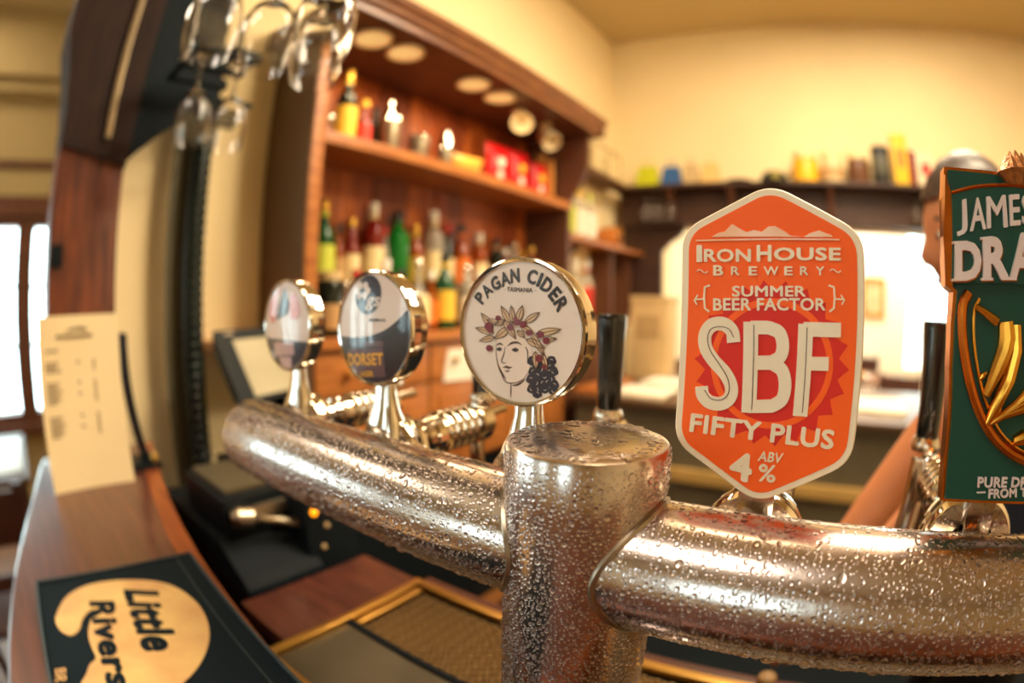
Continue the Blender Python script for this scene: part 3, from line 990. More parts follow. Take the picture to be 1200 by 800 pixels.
# curved name band
top = smooth_open([jj(238, 300), jj(330, 275), jj(430, 262), jj(560, 262)], 4)
bot = smooth_open([jj(236, 760), jj(400, 765), jj(560, 768)], 4)
bandp = top + mirror(top) + [(2 * XJ - a, b) for a, b in bot] + bot[::-1]
t.part('name_band', prism(bandp, JY - 0.004, JY + 0.003), GRN, back, smooth=0)
t.part('band_edge', tube([(a, JY - 0.004, b) for a, b in top + mirror(top)], 0.0011, 6), COPPER, back)
t.part('band_side', prism([jj(206, 200), jj(238, 300), jj(258, 560), jj(244, 780), jj(206, 780), jj(196, 520)], JY - 0.003, JY + 0.006), COPPER, back, smooth=0)
def jtxt(name, items, h, thick, m, bold):
    return t.part(name, thicken(lift(join(*[text_quad(c, q, bold) for c, q in items]), 'XZ', JY - h), np.array((0, thick, 0))), m, back, smooth=0, fix=False)
JL = [('J', [jj(262, 525), jj(318, 515), jj(310, 332), jj(268, 345)]), ('A', [jj(330, 500), jj(412, 488), jj(398, 322), jj(340, 330)]),
      ('M', [jj(416, 485), jj(524, 478), jj(512, 312), jj(414, 322)]), ('E', [jj(536, 472), jj(590, 468), jj(584, 308), jj(530, 312)]), ('S', [jj(598, 468), jj(655, 468), jj(652, 306), jj(596, 306)])]
jtxt('upper_lettering', JL, 0.0055, 0.0015, SILV, 0.015)
SX = abs(jj(245, 650)[0] - jj(385, 650)[0])
def serif(ch, q):
    """heavy serif capital: the built-in letter with slab feet"""
    bl, br, tr, tl = (np.array(p) for p in q)
    f = lambda a, b: tuple((bl * (1 - a) + br * a) * (1 - b) + (tl * (1 - a) + tr * a) * b)
    out = [text_quad(ch, q, 0.045)]
    feet = {'D': [(-.08, .35, 0), (-.08, .35, .94)], 'R': [(-.08, .38, 0), (-.08, .3, .94), (.72, 1.1, 0)], 'A': [(-.1, .25, 0), (.72, 1.1, 0)]}.get(ch, [])
    for a, b, c in feet:
        out.append(poly([f(a, c), f(b, c), f(b, c + .06), f(a, c + .06)]))
    return join(*out)
dq = {'D': [jj(248, 755), jj(388, 752), jj(382, 545), jj(250, 552)], 'R': [jj(394, 752), jj(526, 750), jj(516, 518), jj(392, 530)], 'A': [jj(532, 750), jj(662, 752), jj(650, 505), jj(548, 508)]}
x9, x8 = dq['A'][1][0] + 0.001, 2 * XJ - dq['D'][0][0]
zb, zt_ = dq['A'][0][1], dq['A'][2][1]
for i, c in enumerate('UGHT'):                 # the word runs on past the picture's edge
    q0, q1 = x9 + (x8 - x9) * i / 4 + 0.0006, x9 + (x8 - x9) * (i + 1) / 4 - 0.0006
    dq[c] = [(q0, zb), (q1, zb), (q1, zt_), (q0, zt_)]
big = [serif(c, dq[c]) for c in 'DRAUGHT']
t.part('main_lettering', thicken(lift(join(*big), 'XZ', JY - 0.0065), np.array((0, 0.003, 0))), SILV, back, smooth=0, fix=False)
sh = [( [(a + 0.0009, b - 0.0006) for a, b in v], f) for v, f in big]
t.part('lettering_edge', thicken(lift(join(*sh), 'XZ', JY - 0.0052), np.array((0, 0.0015, 0))), COPPER, back, smooth=0, fix=False)
js = lambda a, b: jz(1090 + a / 2.667, 320 + b / 2.667)
jtxt('foot_lettering', [('PURE DRAUGHT', [js(146, 668), (js(146, 668)[0] + 0.072, js(305, 662)[1]), (js(146, 668)[0] + 0.072, js(305, 630)[1]), js(148, 634)]), ('FROM T', [js(180, 702), js(300, 696), js(300, 668), js(182, 672)])], 0.0016, 0.0012, SILV, 0.03)
jtxt('foot_dash', [('-', [js(145, 686), js(172, 685), js(172, 681), js(145, 682)])], 0.0012, 0.001, SILV, 0.0)
# oval frame
oc = np.array((XJ + 0.004, js(0, 280)[1]))
pl = [js(*q) for q in [(118, 60), (100, 100), (98, 180), (108, 270), (130, 370), (160, 450), (200, 515), (250, 560), (300, 585)]]
pl = smooth_open(pl, 5)
ov = [p for p in pl if p[0] < XJ]
ov = ov + mirror(ov)
t.part('oval_frame', tube([(a, JY - 0.0015, b) for a, b in ov], 0.0033, 10), COPPER, back)
t.part('oval_inner_line', tube([(XJ + (a - XJ) * 0.9, JY - 0.001, oc[1] + (b - oc[1]) * 0.93) for a, b in ov], 0.0012, 8), GOLD, back)
def jt(pts, rad, nm, m=GOLD):
    t.part(nm, tube([(*js(a, b)[:1], JY - 0.003, js(a, b)[1]) for a, b in pts], rad, 10), m, back)
jt([(138, 104), (165, 120), (205, 152)], [0.0018, 0.0022, 0.003], 'gold_spout')
jt([(232, 150), (236, 200), (228, 240), (200, 310), (170, 380)], [0.0055, 0.0065, 0.006, 0.005, 0.0028], 'gold_figure')
jt([(262, 160), (262, 240), (240, 330), (196, 420), (172, 470)], [0.0042, 0.0052, 0.0052, 0.0045, 0.002], 'gold_figure')
for k in range(6):
    jt([(176 + k * 4, 470 - k * 2), (225 + k * 12, 440 - k * 10), (285 + k * 10, 420 - k * 22)], [0.0016, 0.0028, 0.0034], 'gold_fold')
jt([(255, 520), (285, 508), (330, 500)], [0.003, 0.0045, 0.005], 'gold_scroll')
jt([(152, 330), (160, 318), (172, 308)], [0.001, 0.002, 0.001], 'gold_leaf')
for k in range(5):
    jt([(330 + k * 3, 470 - k * 6), (380 + k * 9, 400 - k * 20), (400 + k * 16, 300 - k * 22)], [0.0018, 0.0032, 0.0022], 'gold_fold')
jt([(330, 160), (350, 220), (345, 300), (330, 380)], [0.004, 0.006, 0.006, 0.004], 'gold_figure')
# barley crest
for k in range(5):
    a = (k - 2) * 0.32
    c = np.array(jj(600, 270))
    tip = c + np.array((math.sin(a) * 0.014, math.cos(a) * 0.022))
    mid2 = c + np.array((math.sin(a) * 0.008, math.cos(a) * 0.010))
    t.part('crest_leaf', tube([(c[0] + (k - 2) * .002, JY - 0.001, c[1]), (mid2[0] + (k - 2) * .0035, JY - 0.004, mid2[1]), (tip[0], JY - 0.001, tip[1])], [0.003, 0.0062, 0.0006], 8), mat('dull_copper_crest', (172, 112, 62), 0.4, 0.8, var=0.3, scale=300, bump=0.5, bscale=500), back)
t.part('badge_bracket', box(0.115, 0.136, JY + 0.014, JY + 0.03, -0.14, 0.0, 0.001), CHROME)
tap_body(t, 0.125, zc=-0.140, hy=0.488, hx=-0.010, htop=-0.004)
# knurled side valve left of the badge
t.part('side_valve', join(tube([(0.106, 0.452, -0.118), (0.104, 0.45, -0.150), (0.100, 0.446, -0.185), (0.098, 0.446, -0.205)], [0.011, 0.010, 0.009, 0.008], 16),
       lathe([(0, -0.206), (0.0095, -0.206), (0.0105, -0.2), (0.0105, -0.188), (0.0085, -0.186), (0, -0.186)], (0.098, 0.446, 0), 'Z', 20)), CHROME)

# ------------------------------------------------------------------ bar top, back counter, drip tray
BZ = -0.32
inner_e = smooth_open([(0.75, 0.085), (0.35, 0.112), (0.0, 0.140), (-0.331, 0.169), (-0.42, 0.179), (-0.637, 0.206), (-0.85, 0.243), (-1.094, 0.296), (-1.205, 0.325)], 5)
outer_e = smooth_open([(-1.205, 0.04), (-1.15, 0.028), (-0.95, -0.008), (-0.731, -0.053), (-0.568, -0.082), (-0.451, -0.100), (-0.1, -0.148), (0.35, -0.19), (0.75, -0.215)], 5)
bar = Thing('bar_counter', 'curved reddish mahogany bar top under the menu card and bar mat', 'bar counter', (-0.3, 0.02, ZF))
def offset_path(pts, d):
    out = []
    for i, p in enumerate(pts):
        a, b = np.array(pts[max(i - 1, 0)]), np.array(pts[min(i + 1, len(pts) - 1)])
        t_ = (b - a) / np.linalg.norm(b - a)
        out.append((p[0] - t_[1] * d, p[1] + t_[0] * d))
    return out
in2 = offset_path(inner_e, 0.030)
def strip(P, Q, z0, z1):
    n = len(P)
    V = [(a, b, z1) for a, b in P] + [(a, b, z1) for a, b in Q] + [(a, b, z0) for a, b in P] + [(a, b, z0) for a, b in Q]
    F = []
    for i in range(n - 1):
        F += [(i, i + 1, n + i + 1, n + i), (2 * n + i, 3 * n + i, 3 * n + i + 1, 2 * n + i + 1), (i, 2 * n + i, 2 * n + i + 1, i + 1), (n + i, n + i + 1, 3 * n + i + 1, 3 * n + i)]
    F += [(0, n, 3 * n, 2 * n), (n - 1, 3 * n - 1, 4 * n - 1, 2 * n - 1)]
    return V, F
ro = outer_e[::-1]
def resample(P, n):
    P = np.array(P, float)
    s = np.r_[0, np.cumsum(np.linalg.norm(np.diff(P, axis=0), axis=1))]
    t_ = np.linspace(0, s[-1], n)
    return [(np.interp(k, s, P[:, 0]), np.interp(k, s, P[:, 1])) for k in t_]
I, J, O = resample(inner_e, 40), resample(in2, 40), resample(ro, 40)
if np.mean([p[1] for p in J]) > np.mean([p[1] for p in I]):
    J = resample(offset_path(inner_e, -0.030), 40)
bar.part('bar_top', strip(J, O, BZ - 0.035, BZ), BARW)
bar.part('inner_edge', strip(I, J, BZ - 0.05, BZ + 0.0015), EDGEW, label='orange-brown inner edge strip')
nose = [(a, b, BZ - 0.012) for a, b in O]
bar.part('outer_nosing', tube(nose, 0.0125, 10), BARW)
J2 = [(a, b - 0.03) for a, b in J]
O2 = [(a, b + 0.035) for a, b in O]
bar.part('bar_body', strip(J2, O2, ZF, BZ - 0.035), COUNTERW)

cnt = Thing('back_counter', 'low red-brown working counter behind the bar, below the taps', 'counter', (-0.2, 0.4, ZF))
cnt.part('worktop', box(-0.665, 1.0, 0.27, 0.53, TRAYZ - 0.055, TRAYZ - 0.025, 0.004), COUNTERW)
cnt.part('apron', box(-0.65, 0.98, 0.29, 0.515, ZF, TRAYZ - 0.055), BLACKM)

TX0, TX1, TY0, TYD, TY1 = -0.505, 0.40, 0.285, 0.353, 0.500
tz = TRAYZ
tray = Thing('drip_tray', 'steel drip tray with brass-coloured rims and a woven grille below the tower', 'drip tray', (0, 0.35, tz - 0.025))
tray.part('tray_pan', box(TX0, TX1, 0.215, TY1, tz - 0.025, tz - 0.012), STEEL)
tray.part('smooth_plate', box(TX0 + 0.014, TX1 - 0.014, 0.228, TYD - 0.004, tz - 0.012, tz - 0.004), mat('dull_grey_steel', (88, 82, 70), 0.45, 0.8, var=0.2, scale=6))
for a, b, c, d, nm in [(TX0, TX0 + 0.013, 0.215, TY1, 'side_rim'), (TX1 - 0.013, TX1, 0.215, TY1, 'side_rim'), (TX0 + 0.013, TX1 - 0.013, TY1 - 0.013, TY1, 'back_rim'), (TX0 + 0.013, TX1 - 0.013, 0.215, 0.227, 'front_rim')]:
    tray.part(nm, box(a, b, c, d, tz - 0.013, tz + 0.004, 0.002), BRASS_TONE)  # steel rims in brass colour: their warm reflection put into the metal
tray.part('inner_rim', box(TX0 + 0.017, TX0 + 0.029, TYD + 0.004, TY1 - 0.018, tz - 0.012, tz + 0.001, 0.002), BRASS_TONE)
tray.part('divider', box(TX0 + 0.013, TX1 - 0.013, TYD - 0.004, TYD + 0.002, tz - 0.012, tz + 0.0005, 0.001), BLACKM)
tray.part('wooden_lip', box(TX0 + 0.01, TX1, TY1 + 0.001, TY1 + 0.016, tz - 0.025, tz + 0.002, 0.002), COUNTERW)
V, F = [], []
px_, py_ = 0.0088, 0.0075
gx0, gy0 = TX0 + 0.032, TYD + 0.006
nx_, ny_ = int((TX1 - 0.016 - gx0) / px_), int((TY1 - 0.016 - gy0) / py_)
for i in range(nx_):
    for j in range(ny_):
        x, y = gx0 + (i + 0.5 * (j % 2) * 0.9) * px_, gy0 + j * py_
        k = len(V)
        h = tz - 0.002 if (i + j) % 2 else tz - 0.004
        V += [(x, y, tz - 0.008), (x + px_ * .96, y, tz - 0.008), (x + px_ * .96, y + py_ * .9, tz - 0.008), (x, y + py_ * .9, tz - 0.008),
              (x + px_ * .15, y + py_ * .25, h), (x + px_ * .8, y + py_ * .25, h), (x + px_ * .8, y + py_ * .65, h), (x + px_ * .15, y + py_ * .65, h)]
        F += [(k, k + 1, k + 5, k + 4), (k + 1, k + 2, k + 6, k + 5), (k + 2, k + 3, k + 7, k + 6), (k + 3, k, k + 4, k + 7), (k + 4, k + 5, k + 6, k + 7)]
tray.part('grille_base', box(gx0 - 0.002, TX1 - 0.014, gy0 - 0.002, TY1 - 0.0135, tz - 0.012, tz - 0.008), BLACKM)
tray.part('woven_grille', (V, F), mat('bronze_grille', (132, 106, 68), 0.45, 0.6, var=0.15), smooth=0, stuff=True, fix=False)
single('tray_plug', lathe([(0, 0), (0.010, 0), (0.012, 0.003), (0.011, 0.010), (0.006, 0.013), (0, 0.014)], (0.012, 0.508, tz + 0.002), n=20), mat('tan_plastic_knob', (150, 118, 78), 0.5), 'small tan knob on the far rim of the drip tray', 'knob')

# ------------------------------------------------------------------ bar mat
MATB = mat('navy_rubber', (11, 25, 33), 0.75, var=0.12, spec=0.15, bump=0.25, bscale=500, bdist=0.0004)
MATR = mat('slate_rubber_rim', (52, 66, 72), 0.5, var=0.1)
MCRM = mat('worn_cream_print', (228, 194, 124), 0.6, rgb2=(206, 158, 104), scale=18)
mz = BZ + 0.0045
ma = math.radians(-5.0)
MO = np.array((-0.6165, 0.192))
ex, ey = np.array((math.cos(ma), math.sin(ma))), np.array((-math.sin(ma), math.cos(ma)))
def mq(a, b):
    p = MO + ex * a - ey * b
    return (p[0], p[1])
bm_t = Thing('bar_mat', 'black rubber bar mat with a cream emblem reading Little Rivers', 'bar mat', (-0.42, 0.06, BZ))
bm_t.part('rubber_base', prism([mq(0, 0), mq(0.45, 0), mq(0.45, 0.232), mq(0, 0.232)], BZ, mz, 'XY'), MATB, smooth=0)
def mrim(a0, a1, b0, b1):
    bm_t.part('raised_rim', prism([mq(a0, b0), mq(a1, b0), mq(a1, b1), mq(a0, b1)], mz - 0.001, mz + 0.0022, 'XY'), MATR, smooth=0)
mrim(0, 0.45, 0.0, 0.003); mrim(0, 0.45, 0.229, 0.232); mrim(0, 0.003, 0.003, 0.229); mrim(0.447, 0.45, 0.003, 0.229)
bm_t.part('border_line', prism([mq(0.004, 0.0225), mq(0.44, 0.0225), mq(0.44, 0.0235), mq(0.004, 0.0235)], mz, mz + 0.0006, 'XY'), MATR, smooth=0)
mp_ = lambda a, b: at(40 + a / 4, 640 + b / 4, Z=mz)[:2]
emb = [(175, 418), (130, 402), (102, 360), (106, 318), (150, 240), (230, 190), (330, 166), (450, 158), (580, 166), (680, 200), (760, 262), (805, 330), (822, 410), (808, 490), (765, 570), (705, 635), (620, 690), (520, 722), (420, 725), (330, 700), (240, 690), (220, 650), (245, 600), (262, 555), (290, 525), (268, 470), (254, 410), (266, 350), (300, 300), (262, 302), (228, 340), (212, 390)]
bm_t.part('cream_emblem', prism(smooth_closed([mp_(*q) for q in emb], 4), mz - 0.0002, mz + 0.0005, 'XY'), MCRM, smooth=0)
def mtext(name, s, q, m, bold=0.03, shear=0.35, h=0.0010):
    vf = lift(text_quad(s, q, bold, shear), 'XY', mz + h)
    vf = (vf[0], [tuple(f) for f in vf[1]])
    bm_t.part(name, thicken(vf, np.array((0, 0, -0.0004))), m, smooth=0, fix=False)
mtext('lettering', 'Little', [mp_(415, 205), mp_(515, 510), mp_(690, 470), mp_(575, 190)], MATB, 0.048, 0.3)
mtext('lettering', 'Rivers', [mp_(255, 262), mp_(352, 690), mp_(472, 640), mp_(372, 232)], MATB, 0.048, 0.3)
mtext('small_lettering', 'BR', [mp_(100, 580), mp_(98, 640), mp_(155, 640), mp_(150, 572)], MCRM, 0.01, 0.0)

# ------------------------------------------------------------------ menu card and its dark holder
mx0 = -0.955
card = Thing('menu_card', 'tall cream menu card with a small logo standing on the bar', 'menu', (mx0, 0.12, BZ))
def bend(b, v):     # slight bow of the card across its width
    return mx0 - 0.012 * (1 - (2 * b - 1) ** 2) * 0.6
V, F = [], []
NB = 8
y0, y1 = 0.036, 0.208
zt = -0.020
for s in (0, 1):
    for i in range(NB + 1):
        b = i / NB
        for k in range(5):
            w = k / 4
            V.append((bend(b, w) - 0.0012 * s - 0.02 * w, y0 + (y1 - y0) * b + 0.012 * w * (1 - b) * 0.6, BZ + (zt - BZ) * w))
per = 5 * (NB + 1)
for i in range(NB):
    for k in range(4):
        a = i * 5 + k
        F += [(a, a + 5, a + 6, a + 1), (per + a, per + a + 1, per + a + 6, per + a + 5)]
for i in range(NB):
    F += [(i * 5, per + i * 5, per + i * 5 + 5, i * 5 + 5), (i * 5 + 4, i * 5 + 9, per + i * 5 + 9, per + i * 5 + 4)]
for k in range(4):
    F += [(k, k + 1, per + k + 1, per + k), (NB * 5 + k, per + NB * 5 + k, per + NB * 5 + k + 1, NB * 5 + k + 1)]
sheet = card.part('sheet', (V, F), PAPER)
def cpt(a, b):
    """point on the card's face: a across 0..1, b up 0..1"""
    return (bend(a, b) - 0.02 * b + 0.0008, y0 + (y1 - y0) * a + 0.012 * b * (1 - a) * 0.6, BZ + (zt - BZ) * b)
def cbar(name, a0, a1, b0, b1, m=INK):
    P4 = [cpt(a0, b0), cpt(a1, b0), cpt(a1, b1), cpt(a0, b1)]
    V = P4 + [(p[0] - 0.0006, p[1], p[2]) for p in P4]
    card.part(name, (V, [(0, 1, 2, 3), (7, 6, 5, 4), (0, 4, 5, 1), (1, 5, 6, 2), (2, 6, 7, 3), (3, 7, 4, 0)]), m, sheet, smooth=0)
GREY = mat('faded_grey_print', (142, 122, 96), 0.8)
def cpoly(name, pts, m):
    P = [cpt(a, b) for a, b in pts]
    n = len(P)
    card.part(name, (P + [(p[0] - 0.0006, p[1], p[2]) for p in P], [tuple(range(n)), tuple(range(2 * n - 1, n - 1, -1))] + [(i, (i + 1) % n, (i + 1) % n + n, i + n) for i in range(n)]), m, sheet, smooth=0)
cpoly('logo_swoosh', [(.32, .905), (.42, .93), (.55, .935), (.63, .92), (.6, .905), (.48, .912)], GREY)
cbar('logo_title', .22, .68, .872, .892, GREY)
cbar('heading', .08, .24, .80, .812, GREY)
for r0, n in ((0.735, 3), (0.62, 6), (0.43, 6)):
    for k in range(n):
        z = r0 - k * 0.021
        cbar('text_line', .08, (.24, .21, .27, .22, .25, .20)[k], z - 0.006, z + 0.006, GREY)
        if k % 3 == 0:
            cbar('price', .46, .51, z - 0.005, z + 0.005, GREY)
        cbar('price', .66, .70, z - 0.005, z + 0.005, GREY)
hold = Thing('menu_holder', 'dark curved menu holder behind the cream card', 'menu holder', (-1.03, 0.23, BZ))
V, F = [], []
for s in (0, 1):
    for w in range(9):
        z = BZ + 0.26 * w / 8
        for k in range(2):
            x = -1.03 - 0.0 * k - 0.05 * k
            V.append((x, 0.232 + 0.006 * s + 0.032 * (1 - w / 8) ** 2 - 0.004 * k, z))
for w in range(8):
    a = w * 2
    F += [(a, a + 1, a + 3, a + 2), (18 + a, 18 + a + 2, 18 + a + 3, 18 + a + 1), (a, a + 2, 18 + a + 2, 18 + a), (a + 1, 18 + a + 1, 18 + a + 3, a + 3)]
F += [(0, 18, 19, 1), (16, 17, 35, 34)]
hold.part('curved_back', (V, F), BLACK)
hold.part('foot', box(-1.09, -1.00, 0.222, 0.285, BZ, BZ + 0.012, 0.003), BLACK)
hold.part('clip', lathe([(0, 0), (0.008, 0), (0.009, 0.012), (0.005, 0.02), (0, 0.021)], (-1.012, 0.272, BZ + 0.012), n=14), BRASS_TONE)

# ------------------------------------------------------------------ timber post with flared head
XP = -1.22
DARKNAVY = mat('navy_dark_board', (14, 24, 30), 0.7, var=0.15, spec=0.15)
post = Thing('timber_post', 'thick red-brown wooden post standing behind the menu card', 'post', (XP - 0.07, 0.165, ZF))
yl, yr = 0.0785, 0.2545
post.part('shaft', box(XP - 0.15, XP, yl, yr, ZF, 0.36, 0.006), POSTW)
def corbel(pts, x0, x1):
    return prism(pts, x0, x1, 'YZ')
cap = [(yl, 0.34), (yl - 0.004, 0.42), (yl - 0.022, 0.52), (yl - 0.052, 0.62), (yl - 0.064, 0.72), (yl - 0.066, ZC), (yr + 0.02, ZC), (yr + 0.012, 0.6), (yr + 0.006, 0.36), (yr, 0.30), ((yl + yr) / 2, 0.32)]
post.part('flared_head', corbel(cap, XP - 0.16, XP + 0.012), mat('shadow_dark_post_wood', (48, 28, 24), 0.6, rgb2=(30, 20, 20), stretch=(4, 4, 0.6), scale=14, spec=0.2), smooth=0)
arch = smooth_open([(yr - 0.01, 0.300), (0.278, 0.336), (0.36, 0.406), (0.424, 0.452), (0.480, 0.492)], 5) + [(0.482, 0.64), (0.47, ZC), (yr - 0.01, ZC)]
post.part('arched_panel', corbel(arch, XP - 0.012, XP + 0.006), DARKNAVY, smooth=0, label='navy-black arched panel')
post.part('metal_strip', box(XP + 0.012, XP + 0.026, 0.188, 0.204, 0.36, ZC - 0.3, 0.003), mat('dull_metal_strip', (150, 134, 108), 0.35, 0.7))
post.part('switch_box', box(XP, XP + 0.006, yl + 0.006, yl + 0.036, 0.075, 0.125, 0.002), BLACKM)

# ------------------------------------------------------------------ hanging glass rack and glasses
RZ = 0.500
DARKB = DARKNAVY
rack = Thing('glass_rack', 'dark hanging glass rack holding the nearest wine glasses', 'glass rack', (-0.67, 0.28, RZ), 'glass racks over the bar')
rack.part('cross_bar', box(-0.72, -0.44, 0.165, 0.180, RZ + 0.012, RZ + 0.03, 0.002), DARKB)
rack.part('cross_bar', box(-0.72, -0.44, 0.450, 0.465, RZ + 0.012, RZ + 0.03, 0.002), DARKB)
for k in range(3):
    x = -0.669 + k * 0.0895
    rack.part('rail', join(box(x - 0.004, x + 0.004, 0.175, 0.46, RZ + 0.012, RZ + 0.03), box(x - 0.022, x + 0.022, 0.175, 0.46, RZ + 0.008, RZ + 0.012)), DARKB, smooth=0)
for x in (-0.46, -0.70):
    rack.part('hanger_rod', tube([(x, 0.172, RZ + 0.028), (x, 0.172, ZC)], 0.004, 8), STEEL)
rack2 = Thing('glass_rack', 'dark rack of short rails beside the post head, before the yellow wall', 'glass rack', (-1.2, 0.45, RZ), 'glass racks over the bar')
rack2.part('cross_bar', box(-1.18, -0.95, 0.315, 0.327, RZ + 0.006, RZ + 0.022, 0.002), DARKB)
for k in range(3):
    x = -0.98 - k * 0.088
    rack2.part('rail', join(box(x - 0.004, x + 0.004, 0.32, 0.475, RZ + 0.010, RZ + 0.03), box(x - 0.012, x + 0.012, 0.32, 0.475, RZ + 0.004, RZ + 0.010)), DARKB, smooth=0)
for k in range(4):
    x = -1.252 - k * 0.06
    y9 = 0.60 + k * 0.012
    rack2.part('rail', box(x - 0.007, x + 0.007, 0.40, y9, RZ + 0.004, RZ + 0.018), DARKB, smooth=0)
rack2.part('cross_bar', box(-1.45, -1.235, 0.44, 0.452, RZ + 0.018, RZ + 0.03, 0.002), DARKB)
rack2.part('hanger_rod', tube([(-1.1, 0.321, RZ + 0.02), (-1.1, 0.321, ZC)], 0.004, 8), STEEL)
GL = glassmat('clear_wine_glass', (255, 255, 255), 1.45)
def wine_glass_vf():
    """stemware hanging foot-up; origin at the foot plane, rim below"""
    out = [(0.0, 0.0), (0.034, 0.0), (0.035, -0.0015), (0.030, -0.0035), (0.012, -0.006), (0.0045, -0.012), (0.0038, -0.030), (0.0040, -0.070), (0.006, -0.082), (0.016, -0.090), (0.029, -0.102), (0.038, -0.120), (0.0415, -0.140), (0.0410, -0.165), (0.0375, -0.190), (0.0345, -0.2035)]
    inn = [(0.0335, -0.2035), (0.0364, -0.190), (0.0398, -0.165), (0.0402, -0.140), (0.0366, -0.121), (0.0275, -0.1045), (0.012, -0.0945), (0, -0.092)]
    return lathe(out + inn, (0, 0, 0), n=28)
WG = mesh('wine_glass', fixn(wine_glass_vf()), GL)
gsrc = [(-0.6245, 0.215, 'hanging wine glass beside the dark post head'), (-0.6245, 0.305, 'hanging wine glass in front of the rack rails'), (-0.6245, 0.395, 'hanging wine glass over the cabinet corner'),
        (-0.535, 0.345, 'hanging wine glass cut by the top edge, nearest the cabinet cornice'),
        (-1.024, 0.352, 'left one of the two distant hanging glasses below the rack'), (-1.024, 0.440, 'right one of the two distant hanging glasses below the rack')]
for x, y, lab in gsrc:
    o = bpy.data.objects.new('wine_glass', WG)
    o.location = (x, y, RZ + 0.0162 + CZ)
    COL.objects.link(o)
    o['label'] = lab
    o['category'] = 'wine glass'
    o['group'] = 'wine glasses hanging from the rack'

# ------------------------------------------------------------------ black ribbed column by the wall
colt = Thing('ribbed_column', 'shiny black ribbed column in front of the yellow wall', 'column', (-1.40, 0.515, ZF))
prof = [(0, ZF)]
z = ZF
while z < ZC - 0.03:
    prof += [(0.030, z), (0.0345, z + 0.006), (0.0345, z + 0.018), (0.030, z + 0.024)]
    z += 0.028
prof += [(0, z)]
colt.part('ribbed_sleeve', lathe(prof, (-1.40, 0.525, 0), n=20), mat('gloss_black_green', (16, 30, 30), 0.25, var=0.2))
colt.part('shadow_strip', box(-1.45, -1.435, 0.455, 0.525, ZF, ZC - 0.02, 0.002), mat('olive_shadow_tone', (96, 92, 72), 0.6))  # olive strip stands in for the column's shadow on the wall
colt.part('foot_plate', lathe([(0, ZF), (0.06, ZF), (0.06, ZF + 0.012), (0.045, ZF + 0.02), (0, ZF + 0.02)], (-1.40, 0.525, 0), n=24), BLACKM)

# ------------------------------------------------------------------ till screen
till = Thing('till_screen', 'black till with a grey tilted touch screen behind the far badge', 'till', (-1.13, 0.60, -0.42))
c0 = np.array((-1.12, 0.605, -0.150))
nrm = np.array((0.80, 0.22, 0.52)); nrm /= np.linalg.norm(nrm)
rgt = np.array((-0.27, 0.96, 0.0)); rgt -= nrm * (rgt @ nrm); rgt /= np.linalg.norm(rgt)
upv = np.cross(nrm, rgt) * 1.0
if upv[2] < 0: upv = -upv
def slab(w, h, d0, d1, cx=0.0, cy=0.0, taper=0.0):
    V = []
    for d, k in ((d0, 1 - taper), (d1, 1)):
        for a, b in ((-1, -1), (1, -1), (1, 1), (-1, 1)):
            V.append(tuple(c0 + rgt * (cx + a * w / 2 * k) + upv * (cy + b * h / 2 * k) + nrm * d))
    return V, [(3, 2, 1, 0), (4, 5, 6, 7), (0, 1, 5, 4), (1, 2, 6, 5), (2, 3, 7, 6), (3, 0, 4, 7)]
till.part('housing', slab(0.235, 0.185, -0.055, 0.0, taper=0.25), BLACK, smooth=0)
till.part('screen', slab(0.165, 0.145, -0.002, 0.0015, 0.015, -0.008), mat('grey_lit_screen', (172, 164, 138), 0.25, emit=0.05), label='dull grey touch screen', smooth=0)
till.part('brand_mark', slab(0.03, 0.006, 0, 0.001, -0.07, 0.082), STEEL, smooth=0)
till.part('stand', join(tube([tuple(c0 - nrm * 0.04), (-1.17, 0.63, -0.28), (-1.17, 0.63, -0.40)], [0.03, 0.035, 0.05], 12)), BLACK)
till.part('base', box(-1.27, -1.06, 0.52, 0.74, -0.42, -0.395, 0.006), BLACK)

# ------------------------------------------------------------------ black machine with lever beneath the pipe
mach = Thing('bar_machine', 'black bar machine with a steel lever and orange light, under the pipe', 'machine', (-0.83, 0.40, ZF))
mach.part('cabinet', box(-1.15, -0.695, 0.30, 0.465, ZF, -0.455, 0.012), BLACK)
mach.part('rear_cabinet', box(-1.15, -0.80, 0.466, 0.62, ZF, -0.42, 0.012), BLACKM)
mach.part('sloped_front', prism([(-1.1, -0.40), (-0.79, -0.40), (-0.72, -0.44), (-0.70, -0.455), (-1.1, -0.455)], 0.305, 0.46, 'XZ'), mat('charcoal_plastic', (12, 20, 25), 0.7, spec=0.2), smooth=0)
mach.part('head', box(-0.98, -0.78, 0.32, 0.575, -0.40, -0.325, 0.014), BLACK)
mach.part('top_plate', box(-0.96, -0.80, 0.335, 0.42, -0.325, -0.315, 0.004), mat('olive_grey_metal', (112, 104, 84), 0.4, 0.6))
mach.part('spout_block', box(-0.80, -0.715, 0.445, 0.545, -0.53, -0.335, 0.01), BLACKM)
mach.part('lever', tube([(-0.765, 0.325, -0.350), (-0.762, 0.335, -0.351), (-0.758, 0.362, -0.356), (-0.755, 0.372, -0.360), (-0.752, 0.41, -0.372), (-0.748, 0.445, -0.384), (-0.742, 0.468, -0.398)], [0.008, 0.017, 0.017, 0.007, 0.0075, 0.009, 0.008], 14), STEEL, label='steel lever handle')
mach.part('lever_bracket', box(-0.80, -0.77, 0.33, 0.49, -0.372, -0.345, 0.006), STEEL)
il = at(368, 600, X=-0.714)
mach.part('indicator_light', lathe([(0, 0), (0.0075, 0), (0.0075, 0.003), (0.005, 0.006), (0, 0.007)], (-0.716, il[1], il[2]), 'X', 16), mat('orange_indicator', (255, 150, 20), 0.3, emit=2.0), label='small glowing orange light')
